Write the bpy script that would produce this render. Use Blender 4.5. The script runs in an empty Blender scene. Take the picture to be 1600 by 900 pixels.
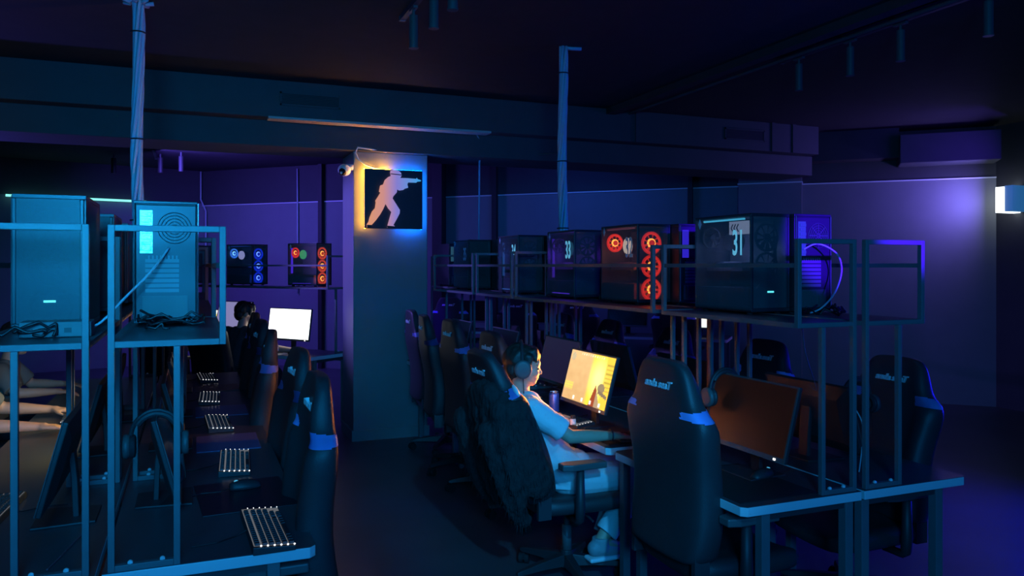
import bpy, bmesh, math, random
from mathutils import Vector, Matrix
random.seed(7)
PI = math.pi
SC = bpy.context.scene
COL = SC.collection
R = math.radians

# ------------------------------------------------------------------ materials
def srgb(r, g, b):
    f = lambda v: (v/255/12.92) if v/255 <= .04045 else ((v/255+.055)/1.055)**2.4
    return (f(r), f(g), f(b), 1)

MATS = {}
def mat(name, col, rough=.6, metal=0., emit=None, estr=0., noise=0., nscale=40., bump=0., bscale=200., coat=0., spec=.5):
    if name in MATS: return MATS[name]
    m = bpy.data.materials.new(name); m.use_nodes = True
    nt = m.node_tree; p = nt.nodes['Principled BSDF']
    if len(col) == 3: col = (*col, 1)
    p.inputs['Base Color'].default_value = col
    p.inputs['Roughness'].default_value = rough
    p.inputs['Metallic'].default_value = metal
    p.inputs['Coat Weight'].default_value = coat
    p.inputs['Specular IOR Level'].default_value = spec
    tc = None
    if noise or bump:
        tc = nt.nodes.new('ShaderNodeTexCoord')
    if noise:
        n = nt.nodes.new('ShaderNodeTexNoise'); n.inputs['Scale'].default_value = nscale; n.inputs['Detail'].default_value = 6
        mx = nt.nodes.new('ShaderNodeMix'); mx.data_type = 'RGBA'
        mx.inputs[6].default_value = tuple(max(0, c*(1-noise)) for c in col[:3])+(1,)
        mx.inputs[7].default_value = tuple(min(1, c*(1+noise)) for c in col[:3])+(1,)
        nt.links.new(tc.outputs['Object'], n.inputs['Vector'])
        nt.links.new(n.outputs['Fac'], mx.inputs[0])
        nt.links.new(mx.outputs[2], p.inputs['Base Color'])
    if bump:
        n = nt.nodes.new('ShaderNodeTexNoise'); n.inputs['Scale'].default_value = bscale; n.inputs['Detail'].default_value = 4
        b = nt.nodes.new('ShaderNodeBump'); b.inputs['Strength'].default_value = bump; b.inputs['Distance'].default_value = .004
        nt.links.new(tc.outputs['Object'], n.inputs['Vector'])
        nt.links.new(n.outputs['Fac'], b.inputs['Height'])
        nt.links.new(b.outputs['Normal'], p.inputs['Normal'])
    if emit is not None:
        p.inputs['Emission Color'].default_value = (*emit[:3], 1)
        p.inputs['Emission Strength'].default_value = estr
    MATS[name] = m
    return m

def glow(name, col, s):
    return mat(name, (.02, .02, .02), .5, emit=col, estr=s)

def glass(name, tint, gloss=.12, rough=.03):
    if name in MATS: return MATS[name]
    m = bpy.data.materials.new(name); m.use_nodes = True
    nt = m.node_tree; nt.nodes.clear()
    o = nt.nodes.new('ShaderNodeOutputMaterial')
    t = nt.nodes.new('ShaderNodeBsdfTransparent'); t.inputs['Color'].default_value = (*tint, 1)
    g = nt.nodes.new('ShaderNodeBsdfGlossy'); g.inputs['Roughness'].default_value = rough
    g.inputs['Color'].default_value = (.8, .8, .8, 1)
    mx = nt.nodes.new('ShaderNodeMixShader'); mx.inputs[0].default_value = gloss
    nt.links.new(t.outputs[0], mx.inputs[1]); nt.links.new(g.outputs[0], mx.inputs[2])
    nt.links.new(mx.outputs[0], o.inputs['Surface'])
    MATS[name] = m
    return m

def vcol_glow(name, strength):
    """screen that shows a picture stored in the mesh's colour layer 'picture'"""
    if name in MATS: return MATS[name]
    m = bpy.data.materials.new(name); m.use_nodes = True
    nt = m.node_tree; p = nt.nodes['Principled BSDF']
    a = nt.nodes.new('ShaderNodeVertexColor'); a.layer_name = 'picture'
    p.inputs['Base Color'].default_value = (.01, .01, .01, 1); p.inputs['Roughness'].default_value = .35
    nt.links.new(a.outputs['Color'], p.inputs['Emission Color'])
    p.inputs['Emission Strength'].default_value = strength
    MATS[name] = m
    return m

# ------------------------------------------------------------------ mesh collector
class MB:
    def __init__(s): s.bm = bmesh.new()
    def box(s, x0, x1, y0, y1, z0, z1, M=None):
        vs = [s.bm.verts.new(Vector((x, y, z)) if M is None else M @ Vector((x, y, z)))
              for z in (z0, z1) for y in (y0, y1) for x in (x0, x1)]
        for f in ((0, 2, 3, 1), (4, 5, 7, 6), (0, 1, 5, 4), (2, 6, 7, 3), (0, 4, 6, 2), (1, 3, 7, 5)):
            s.bm.faces.new([vs[i] for i in f])
        return s
    def ring(s, c, u, v, r, n, ph=0):
        return [s.bm.verts.new(c + u*(r*math.cos(2*PI*i/n+ph)) + v*(r*math.sin(2*PI*i/n+ph))) for i in range(n)]
    def frame(s, d):
        d = d.normalized()
        a = Vector((0, 0, 1)) if abs(d.z) < .9 else Vector((1, 0, 0))
        u = d.cross(a).normalized(); return u, d.cross(u).normalized()
    def bridge(s, A, B):
        n = len(A)
        for i in range(n): s.bm.faces.new((A[i], A[(i+1) % n], B[(i+1) % n], B[i]))
    def cyl(s, p0, p1, r0, r1=None, n=16, cap=True):
        p0, p1 = Vector(p0), Vector(p1); r1 = r0 if r1 is None else r1
        u, v = s.frame(p1-p0)
        A = s.ring(p0, u, v, r0, n); B = s.ring(p1, u, v, r1, n); s.bridge(A, B)
        if cap: s.bm.faces.new(A[::-1]); s.bm.faces.new(B)
        return s
    def tube(s, pts, r, n=8, closed=False):
        pts = [Vector(p) for p in pts]; k = len(pts)
        rs = r if isinstance(r, (list, tuple)) else [r]*k
        prev = None; first = None; u = None
        for i, p in enumerate(pts):
            if closed: d = pts[(i+1) % k]-pts[i-1]
            else: d = pts[min(i+1, k-1)]-pts[max(i-1, 0)]
            if d.length < 1e-9: d = Vector((0, 0, 1))
            d.normalize()
            if u is None: u, v = s.frame(d)
            else:
                u = (u - d*u.dot(d))
                if u.length < 1e-6: u, v = s.frame(d)
                u.normalize(); v = d.cross(u).normalized()
            ring = s.ring(p, u, v, rs[i], n)
            if prev: s.bridge(prev, ring)
            else: first = ring
            prev = ring
        if closed: s.bridge(prev, first)
        else: s.bm.faces.new(first[::-1]); s.bm.faces.new(prev)
        return s
    def torus(s, c, axis, Rr, r, n=24, m=8, a0=0, a1=2*PI):
        u, v = s.frame(Vector(axis)); c = Vector(c)
        full = abs(a1-a0-2*PI) < 1e-6
        k = n if full else n+1
        pts = [c + u*(Rr*math.cos(a0+(a1-a0)*i/n)) + v*(Rr*math.sin(a0+(a1-a0)*i/n)) for i in range(k)]
        return s.tube(pts, r, m, closed=full)
    def ell(s, c, r, M=None, seg=16, rings=10):
        r = (r, r, r) if not isinstance(r, (tuple, list)) else r
        T = Matrix.Translation(Vector(c)) @ (M.to_4x4() if M else Matrix.Identity(4)) @ Matrix.Diagonal((*r, 1))
        n = s.bm.verts.new
        L = [[n(T @ Vector((math.sin(PI*j/rings)*math.cos(2*PI*i/seg), math.sin(PI*j/rings)*math.sin(2*PI*i/seg), math.cos(PI*j/rings)))) for i in range(seg)] for j in range(1, rings)]
        a, b = n(T @ Vector((0, 0, 1))), n(T @ Vector((0, 0, -1)))
        for i in range(seg):
            k = (i+1) % seg
            s.bm.faces.new((a, L[0][i], L[0][k])); s.bm.faces.new((b, L[-1][k], L[-1][i]))
            for j in range(rings-2): s.bm.faces.new((L[j][i], L[j+1][i], L[j+1][k], L[j][k]))
        return s
    def cap(s, p0, p1, r0, r1, n=14):
        s.cyl(p0, p1, r0, r1, n); s.ell(p0, r0, seg=n, rings=8); s.ell(p1, r1, seg=n, rings=8); return s
    def prism(s, pts2, fn, t0, t1):
        """polygon pts2 extruded between t0 and t1; fn(a,b,t)->xyz"""
        A = [s.bm.verts.new(Vector(fn(a, b, t0))) for a, b in pts2]
        B = [s.bm.verts.new(Vector(fn(a, b, t1))) for a, b in pts2]
        s.bridge(A, B); s.bm.faces.new(A[::-1]); s.bm.faces.new(B); return s
    def loft(s, rings, cap=True):
        prev = None
        L = []
        for r in rings:
            ring = [s.bm.verts.new(Vector(p)) for p in r]; L.append(ring)
            if prev: s.bridge(prev, ring)
            prev = ring
        if cap: s.bm.faces.new(L[0][::-1]); s.bm.faces.new(L[-1])
        return s
    def lathe(s, prof, c=(0, 0, 0), n=24, axis='z'):
        prev = None
        first = None
        for r, h in prof:
            if axis == 'z': ring = [s.bm.verts.new(Vector(c)+Vector((r*math.cos(2*PI*i/n), r*math.sin(2*PI*i/n), h))) for i in range(n)]
            else: ring = [s.bm.verts.new(Vector(c)+Vector((r*math.cos(2*PI*i/n), h, r*math.sin(2*PI*i/n)))) for i in range(n)]
            if prev: s.bridge(prev, ring)
            else: first = ring
            prev = ring
        s.bm.faces.new(first[::-1]); s.bm.faces.new(prev); return s
    def mesh(s, name):
        me = bpy.data.meshes.new(name)
        bmesh.ops.recalc_face_normals(s.bm, faces=s.bm.faces[:])
        s.bm.to_mesh(me); s.bm.free(); return me
    def obj(s, name, m, parent=None, bev=0., smooth=False, sub=0):
        return link(name, s.mesh(name), m, parent, bev, smooth, sub)

def link(name, me, m, parent=None, bev=0., smooth=False, sub=0):
    o = bpy.data.objects.new(name, me); COL.objects.link(o)
    if m is not None and not me.materials: me.materials.append(m)
    if parent: o.parent = parent
    if bev:
        b = o.modifiers.new('bevel', 'BEVEL'); b.width = bev; b.segments = 2; b.limit_method = 'ANGLE'; b.angle_limit = R(40)
    if sub:
        b = o.modifiers.new('sub', 'SUBSURF'); b.levels = sub; b.render_levels = sub
    if smooth:
        for p in me.polygons: p.use_smooth = True
    return o

def tag(o, label, cat, group=None):
    o['label'] = label; o['category'] = cat
    if group: o['group'] = group
    return o
def thing(name, label, cat, loc=(0, 0, 0), rz=0., group=None):
    o = bpy.data.objects.new(name, None); COL.objects.link(o)
    o.location = loc; o.rotation_euler = (0, 0, rz); o.empty_display_size = .05
    return tag(o, label, cat, group)
def struct(name, mb, m, parent=None, **k):
    o = mb.obj(name, m, parent, **k) if isinstance(mb, MB) else mb
    if parent is None: o['kind'] = 'structure'
    return o
def dup(root, loc, rz, label, group=None):
    r = root.copy(); COL.objects.link(r); r.location = loc; r.rotation_euler = (0, 0, rz); r['label'] = label
    if group: r['group'] = group
    for ch in list(root.children):
        c = ch.copy(); COL.objects.link(c); c.parent = r
        for g in list(ch.children):
            d = g.copy(); COL.objects.link(d); d.parent = c
    return r

TXT = {}
def text_mesh(s, size=1., ext=.02, shear=0., bold=0., squash=1.):
    k = (s, size, ext, shear, bold, squash)
    if k in TXT: return TXT[k].copy()
    cu = bpy.data.curves.new('lettering', 'FONT'); cu.body = s; cu.size = size; cu.extrude = ext
    cu.align_x = 'CENTER'; cu.align_y = 'CENTER'; cu.shear = shear; cu.offset = bold; cu.resolution_u = 3
    o = bpy.data.objects.new('lettering', cu); COL.objects.link(o)
    bpy.context.view_layer.update()
    me = bpy.data.meshes.new_from_object(o.evaluated_get(bpy.context.evaluated_depsgraph_get()))
    bpy.data.objects.remove(o); bpy.data.curves.remove(cu)
    if squash != 1.: me.transform(Matrix.Diagonal((squash, 1, 1, 1)))
    me.materials.clear()
    TXT[k] = me
    return me.copy()
def text_obj(name, s, M, m, parent, **k):
    me = text_mesh(s, **k); me.transform(M); return link(name, me, m, parent)

def puff(me, fn):
    """move every vertex along its normal by fn(position)"""
    q = [(v.co.copy(), v.normal.copy()) for v in me.vertices]
    me.vertices.foreach_set('co', [x for c, n in q for x in (c + n*fn(c))]); me.update()
    return q

def solidify_organic(mb, voxel, smooth=4, disp=None):
    """fuse the collected shapes into one continuous surface"""
    me = mb.mesh('fused'); o = bpy.data.objects.new('fused', me); COL.objects.link(o)
    r = o.modifiers.new('r', 'REMESH'); r.mode = 'VOXEL'; r.voxel_size = voxel
    if smooth:
        t = o.modifiers.new('s', 'SMOOTH'); t.factor = .5; t.iterations = smooth
    bpy.context.view_layer.update()
    out = bpy.data.meshes.new_from_object(o.evaluated_get(bpy.context.evaluated_depsgraph_get()))
    bpy.data.objects.remove(o); bpy.data.meshes.remove(me)
    out.materials.clear()
    for p in out.polygons: p.use_smooth = True
    return out

# ------------------------------------------------------------------ palette
STEEL = mat('painted_steel', (.14, .147, .16), .5, .0, noise=.12, nscale=25, bump=.15, bscale=300)
DARKSTEEL = mat('dark_steel', (.05, .052, .06), .5, .2)
BLACKP = mat('black_plastic', (.026, .028, .032), .5, bump=.1, bscale=500)
GREYP = mat('grey_plastic', (.09, .095, .1), .45)
CASE = mat('case_metal', (.036, .04, .047), .4, .3, noise=.1, nscale=30)
CASEB = mat('case_inside', (.03, .032, .04), .5)
LEATHER = mat('chair_leatherette', (.03, .032, .037), .48, bump=.35, bscale=260, noise=.15, nscale=18)
LEATHER2 = mat('chair_side_panel', (.05, .055, .065), .5, bump=.3, bscale=260)
TAGM = mat('blue_tag_fabric', (.35, .42, .95), .5)
LOGO = mat('embroidered_lettering', (.72, .74, .78), .6)
WHITEP = mat('white_plastic', (.78, .78, .78), .4)
TOPM = mat('desk_top', (.06, .064, .075), .36, noise=.15, nscale=14)
EDGEM = mat('desk_edge_band', (.68, .7, .73), .45)
BOLT = mat('zinc_bolt', (.92, .93, .95), .35, .2)
SCREENOFF = mat('screen_off', (.006, .006, .007), .22, spec=.6)
RUBBER = mat('rubber', (.012, .012, .013), .8)
CLOTHBLK = mat('black_cloth_pad', (.008, .008, .009), .75, bump=.3, bscale=900)
KEYGLOW = glow('white_key_light', (.85, .9, 1.), .13)
KEYDOT = glow('key_light_spots', (.95, .97, 1.), 2.2)
CABLEW = mat('pale_cable', (.5, .55, .6), .5)
CABLEG = mat('blue_grey_cable', (.55, .62, .72), .5)
CABLEK = mat('black_cable', (.012, .012, .014), .5)
def hazy(name, tint, col, k, rough=.03):
    m = glass(name, tint, .045, rough); nt = m.node_tree
    d = nt.nodes.new('ShaderNodeBsdfDiffuse'); d.inputs['Color'].default_value = col
    mx = nt.nodes.new('ShaderNodeMixShader'); mx.inputs[0].default_value = k
    o = [n for n in nt.nodes if n.type == 'OUTPUT_MATERIAL'][0]; src = o.inputs[0].links[0].from_socket
    nt.links.new(src, mx.inputs[1]); nt.links.new(d.outputs[0], mx.inputs[2]); nt.links.new(mx.outputs[0], o.inputs[0])
    return m
TINTF = hazy('fine_mesh_front', (.55, .57, .6), (.13, .14, .15, 1), .5, .4)
TINT = hazy('tinted_glass', (.62, .64, .7), (.38, .38, .42, 1), .2)
INSIDE = mat('case_inside_grey', (.12, .125, .14), .5)
# ------------------------------------------------------------------ rows of desks
ROWS = {'right': (2.505, 0., 0.), 'left': (-.255, 0., 0.), 'slant': (4.956, 3.717, R(36.87)), 'wall': (7.59, 7.86, R(46.))}
def at(row, side, lx, ly, z=0.):
    cx, cy, a = ROWS[row]
    x = lx*-side
    return ((cx + x*math.cos(a) - ly*math.sin(a), cy + x*math.sin(a) + ly*math.cos(a), z), a + (PI if side > 0 else 0))
# side -1: the user sits on the row's -X side and looks along +X; side +1 the reverse.

TH = .036
def desk(row, side, y0, y1, label, group, depth=.585, x1=-.008):
    L = y1-y0
    loc, rz = at(row, side, 0, (y0+y1)/2)
    t = thing('gaming_desk', label, 'desk', loc, rz, group)
    xo = x1-depth; h = L/2
    cut = .02
    poly = [(x1, -h), (x1, h), (xo+cut, h), (xo, h-cut), (xo, -h+cut), (xo+cut, -h)]
    f = lambda a, b, z: (a, b, z)
    e = MB().prism(poly, f, .75-TH, .7495).obj('edge_band', EDGEM, t, bev=.003)
    e['label'] = 'pale band round the edge'
    ins = .0015
    poly2 = [(x1-ins, -h+ins), (x1-ins, h-ins), (xo+cut, h-ins), (xo+ins, h-cut), (xo+ins, -h+cut), (xo+cut, -h+ins)]
    MB().prism(poly2, f, .7495, .7515).obj('tabletop', TOPM, t)
    s = .02
    for x in (xo+.13, x1-.035):
        for y in ((-h+.05, h-.05) if L < 3 else (-h+.05, -h+1.12, h-1.5, h-.05)):
            m = MB(); m.box(x-s, x+s, y-s, y+s, .012, .75-TH); m.cyl((x, y, 0), (x, y, .014), .016, n=10)
            m.obj('leg', STEEL, t, bev=.002)
    m = MB()
    for y in (-h+.05, h-.05): m.box(xo+.15, x1-.055, y-.013, y+.013, .68, .75-TH)
    m.box(x1-.048, x1-.022, -h+.07, h-.07, .66, .7)
    m.obj('under_frame', DARKSTEEL, t)
    return t

XI, XL, XU = -.024, -.205, -.325       # inner post, lower outer post, upper outer post of a rack
def rack(row, side, y0, y1, label, group, zt=1.014):
    """welded tube rack; z = 0 is the desk top"""
    L = y1-y0; loc, rz = at(row, side, 0, (y0+y1)/2, .7515)
    t = thing('computer_rack', label, 'rack', loc, rz, group)
    XL, XU = (-.205, -.325) if (row, side) != ('left', 1) and (row, side) != ('right', 1) and row != 'left' else (-.222, -.353)
    w, d = .019, .022; h = L/2; zs = .664
    for s in (-1, 1):
        ya, yb = (-h, -h+d) if s < 0 else (h-d, h)
        m = MB()
        m.box(XI-w, XI, ya, yb, 0, zt)
        m.box(XL, XL+w, ya, yb, 0, zs)
        m.box(XL+w, XI-w, ya, yb, 0, w)
        m.box(XU, XU+w, ya, yb, zs, zt)
        m.box(XU+w, XI-w, ya, yb, zt-w, zt)
        m.box(XU+w, XI-w, ya, yb, zs, zs+w)
        m.obj('end_frame', STEEL, t, bev=.002)
        for x in (XL+.05, XI-.06):
            b = MB(); b.cyl((x, (ya+yb)/2, w), (x, (ya+yb)/2, w+.006), .008, n=6); b.ell((x, (ya+yb)/2, w+.006), (.006, .006, .004), seg=8, rings=6)
            b.obj('bolt', BOLT, t)
    m = MB(); m.box(XU, XU+w, -h+d, h-d, zs, zs+w); m.box(XI-w, XI, -h+d, h-d, zs, zs+w); m.obj('shelf_rail', STEEL, t)
    MB().box(XU+.004, XU+w-.002, -h+d, h-d, .9, .918).obj('guard_rail', STEEL, t)
    MB().box(XU+w, XI-w, -h+d, h-d, zs+w-.008, zs+w).obj('shelf_board', TOPM, t)
    return t
ZSH = .7515+.684                     # top of the shelf board

def fan_mesh(r, axis):
    m = MB()
    m.torus((0, 0, 0), axis, r, .006, 24, 6)
    m.cyl(Vector(axis)*-.01, Vector(axis)*.01, r*.3, n=14)
    ax = Vector(axis); u, v = m.frame(ax)
    for i in range(9):
        a = 2*PI*i/9
        p = []
        for rr, tw, tz in ((.28, -.14, -.006), (.28, .14, .006), (.97, .2, .007), (.97, -.12, -.007)):
            q = u*(rr*r*math.cos(a+tw)) + v*(rr*r*math.sin(a+tw)) + ax*tz
            p.append(q)
        vs = [m.bm.verts.new(q) for q in p]; m.bm.faces.new(vs)
    return m.mesh('fan')
FANS = {}
def fan(parent, c, r, axis, ring=None, s=3.):
    k = (r, axis)
    if k not in FANS: FANS[k] = fan_mesh(r, axis)
    f = bpy.data.objects.new('fan', FANS[k]); COL.objects.link(f); f.parent = parent; f.location = c
    if not f.data.materials: f.data.materials.append(BLACKP)
    if ring:
        f.material_slots[0].link = 'OBJECT'
        f.material_slots[0].material = glow('lit_blades_%d_%d_%d_%d' % (*[int(99*q) for q in ring], s*10), ring, s*.4)
    if ring:
        ck = 'fan_light_%d_%d_%d_%d' % (ring[0]*99, ring[1]*99, ring[2]*99, s*10)
        g = MB(); g.torus((0, 0, 0), axis, r*.36, r*.1, 24, 6)
        hot = (ring[0], ring[1]+.3*ring[0], ring[2]+.03) if ring[0] > .5 else (ring[0]+.15, ring[1]+.3, ring[2])
        g.obj('light_ring', glow('hub_'+ck, hot, s*1.6), f)
        g = MB(); g.torus((0, 0, 0), axis, r*.9, r*.1, 24, 6); g.obj('outer_light_ring', glow(ck, ring, s*.6), f)
    return f

def digits(parent, s, x, y, z, size, m):
    """number sticker on the glass side, read from -X"""
    M = Matrix.Translation((x, y, z)) @ Matrix(((0, 0, -1, 0), (-1, 0, 0, 0), (0, 1, 0, 0), (0, 0, 0, 1)))
    return text_obj('number_sticker', s, M, m, parent, size=size, ext=.0006, bold=.0025, squash=.52)

PCW, PCD, PCH = .22, .43, .465
STICK = mat('pale_sticker', (.55, .7, .78), .5)
STICKLIT = mat('sticker_painted_glow', (.5, .75, .85), .5, emit=(.15, .6, .8), estr=.55)  # same sticker, its lit look put in as emission
BOARD = mat('circuit_board', (.02, .03, .03), .5)
IOM = mat('io_metal', (.75, .77, .78), .3, .9, bump=.6, bscale=60)
RED, BLUE, GREEN, CYAN, PURPLE = (1., .03, .012), (.03, .12, 1.), (.05, .9, .15), (.02, .5, .8), (.14, .04, 1.)
def pc(label, loc, rz, group, num=None, ring=None, rs=2.5, cooler=None, cs=3., rear=None, strip=None, ss=1.5, sp='top', inner=None, detail=True, numlit=False, diamond=True, rearlit=None, frontlogo=False):
    t = thing('desktop_computer', label, 'computer', loc, rz, group)
    w, d, h = PCW/2, PCD/2, PCH
    m = MB()
    m.box(-w, w, -d, d, .012, .03); m.box(-w, w, -d, d, h-.015, h)
    m.box(w-.008, w, -d, d, .03, h-.015)
    m.box(-w, w-.008, d-.008, d, .03, h-.015)
    m.box(-w, -w+.012, -d, -d+.014, .03, h-.015); m.box(w-.02, w-.008, -d, -d+.014, .03, h-.015)
    m.obj('case', CASE, t, bev=.002)
    for x in (-w+.03, w-.03):
        for y in (-d+.05, d-.05): MB().cyl((x, y, 0), (x, y, .013), .014, .016, n=10).obj('foot', RUBBER, t)
    MB().box(-w-.003, -w, -d+.004, d-.004, .02, h-.006).obj('glass_panel', TINT, t)
    MB().box(-w+.012, w-.02, -d+.002, -d+.006, .03, h-.015).obj('front_panel', TINTF, t)
    for i in range(3): fan(t, (0, -d+.03, .085+.135*i), .062, (0, 1, 0), ring, rs)
    MB().box(-w+.012, w-.012, -d+.06, d-.01, .03, .12).obj('power_supply_shroud', INSIDE, t)
    MB().box(w-.02, w-.012, -d+.09, d-.02, .13, h-.03).obj('motherboard', INSIDE, t)
    g = MB(); g.box(-.05, .085, -.08, d-.012, .2, .24); g.box(-.055, -.05, -.08, d-.02, .197, .243)
    g.obj('graphics_card', INSIDE, t, bev=.003)
    c = MB(); c.cyl((.03, .125, .345), (w-.02, .125, .345), .045, n=20)
    c.obj('processor_cooler', BLACKP, t)
    if cooler:
        k = t.children[-1]
        MB().cyl((.02, .125, .345), (.03, .125, .345), .05, n=24).obj('cooler_light', glow('cooler_%d_%d_%d' % tuple(int(99*v) for v in cooler), cooler, cs), k)
    f = fan(t, (-.03, d-.03, .365), .052, (0, 1, 0), rear or ring, rs*.4)
    if strip:
        sb = MB()
        if sp == 'top': sb.box(-w+.02, -w+.03, -d+.08, d-.04, h-.026, h-.018)
        else: sb.box(-w+.03, -w+.045, d-.03, d-.015, .14, h-.05)
        sb.obj('light_strip', glow('strip_%d_%d_%d_%d' % (*[int(99*v) for v in strip], ss*10), strip, ss if sp == 'top' else max(.5, ss*.3)), t)
    if inner:
        pl = bpy.data.lights.new('case_light', 'POINT'); pl.energy = inner[3]; pl.color = inner[:3]; pl.shadow_soft_size = .03
        po = bpy.data.objects.new('case_light', pl); COL.objects.link(po); po.parent = t; po.location = (-.06, .02, .3)
    if sp == 'rear': MB().box(-w+.01, -w+.02, -d+.1, d-.06, .031, .036).obj('lower_light_strip', glow('lower_strip_%d' % (99*strip[0]), strip, min(1.5, ss*6)), t)
    if diamond:
        p = [(.172, h-.06), (.186, h-.035), (.172, h-.01-.0), (.158, h-.035)]
        MB().prism(p, lambda a, b, z: (z, a, b), -w-.0042, -w-.0032).obj('diamond_sticker', STICK, t)
    if num:
        digits(t, num, -w-.0042, -.125, .325, .165, STICKLIT if numlit else STICK)
    if frontlogo:
        MB().box(-.018, .018, -d+.0, -d+.0015, .1, .107).obj('front_logo', glow('front_logo_light', (.1, .8, 1.), 1.6), t)
    if detail:                                         # the back of the case
        y = d
        io = MB(); io.box(.045, .088, y, y+.004, .27, .43)
        for i in range(7): io.box(.05+.002*(i % 2), .083, y+.004, y+.012, .28+.021*i, .294+.021*i)
        io.obj('io_plate', IOM if not rearlit else glow('io_glow_%d_%d_%d' % tuple(int(99*v) for v in rearlit), rearlit, .5), t, bev=.001)  # rearlit: light on the port plate painted as emission
        g = MB()
        for i in range(5): g.torus((-.03, y+.003, .365), (0, 1, 0), .012+.0115*i, .0016, 24, 4)
        for a in range(4): g.box(-.085, .025, y+.001, y+.004, .3635, .3665, Matrix.Translation((-.03, 0, .365)) @ Matrix.Rotation(a*PI/4, 4, 'Y') @ Matrix.Translation((.03, 0, -.365)))
        g.obj('fan_grille', GREYP, t)
        g = MB()
        for i in range(7): g.box(-.045, .07, y, y+.004, .125+.0185*i, .138+.0185*i)
        for i in range(8): g.box(-.04+.0135*i, -.034+.0135*i, y, y+.006, .248, .262)
        g.obj('expansion_slots', mat('slot_covers', (.16, .165, .18), .5, .3), t)
        g = MB(); g.box(-.075, .08, y, y+.004, .03, .112); g.box(-.06, -.03, y+.004, y+.01, .05, .085)
        for i in range(9): g.box(-.015+.009*i, -.012+.009*i, y+.004, y+.006, .036, .106)
        g.obj('power_supply', GREYP, t)
        b = MB(); b.tube([(-w+.006, y+.004, .02), (-w+.006, y+.004, h-.01), (w-.006, y+.004, h-.01), (w-.006, y+.004, .02)], .003, 6)
        b.obj('rear_rim', CASE, t)
    return t

def grid_screen(fn, nu, nv, place):
    """flat screen whose picture is stored per vertex; place(u,v)->xyz"""
    bm = bmesh.new(); vs = [[bm.verts.new(Vector(place(i/nu, j/nv))) for i in range(nu+1)] for j in range(nv+1)]
    for j in range(nv):
        for i in range(nu): bm.faces.new((vs[j][i], vs[j][i+1], vs[j+1][i+1], vs[j+1][i]))
    me = bpy.data.meshes.new('screen'); bm.to_mesh(me); bm.free()
    ca = me.color_attributes.new('picture', 'FLOAT_COLOR', 'POINT')
    k = 0
    for j in range(nv+1):
        for i in range(nu+1):
            ca.data[k].color = (*fn(i/nu, j/nv), 1); k += 1
    return me

TILT = R(15)
def monitor(label, loc, rz, group, screen=None, W=.545, H=.318, picture=None, strength=1., back=BLACKP, tilt=TILT, lift=.105, pwr=None):
    t = thing('monitor', label, 'monitor', loc, rz, group)
    S, Cc = math.sin(tilt), math.cos(tilt)
    P = lambda y, b, n: (b*S - n*Cc, y, lift + b*Cc + n*S)        # n: towards the user
    m = MB()
    ring = lambda y0, y1, b0, b1, n: [P(y0, b0, n), P(y1, b0, n), P(y1, b1, n), P(y0, b1, n)]
    h = W/2
    m.loft([ring(-h, h, 0, H, 0), ring(-h, h, 0, H, -.016), ring(-h*.75, h*.75, .05, H*.8, -.034)])
    m.obj('casing', back, t, bev=.003)
    b = MB()
    for y0, y1, b0, b1 in ((-h, h, 0, .02), (-h, h, H-.009, H), (-h, -h+.009, .02, H-.009), (h-.009, h, .02, H-.009)):
        b.loft([ring(y0, y1, b0, b1, 0), ring(y0, y1, b0, b1, .003)])
    b.obj('bezel', GREYP, t)
    place = lambda u, v: P((h-.009)-(W-.018)*u, .02+(H-.029)*v, .0015)
    if picture: me = grid_screen(picture, 96, 54, place); sm = vcol_glow('picture_%.2f' % strength, strength)
    else:
        q = MB(); q.bm.faces.new([q.bm.verts.new(Vector(place(u, v))) for u, v in ((0, 0), (1, 0), (1, 1), (0, 1))]); me = q.mesh('screen'); sm = screen or SCREENOFF
    link('screen', me, sm, t)
    n = MB(); n.loft([[(x, y, z) for x, y in ((.03+dx, -.03), (.03+dx, .03), (.05+dx, .03), (.05+dx, -.03))] for z, dx in ((.008, .05), (.14, .045), (.24, .035))])
    n.obj('stand_neck', BLACKP, t, bev=.003)
    n = MB(); n.prism([(-.04, -.12), (.16, -.1), (.16, .1), (-.04, .12)], lambda a, b, z: (a, b, z), 0, .009); n.obj('stand_base', BLACKP, t, bev=.003)
    if pwr:
        MB().box(*(sorted((P(0, .008, .003)[0]-.002, P(0, .008, .003)[0]+.001))), -h+.05, -h+.062, P(0, .006, 0)[2], P(0, .014, 0)[2]).obj('power_light', pwr, t)
    return t

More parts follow.
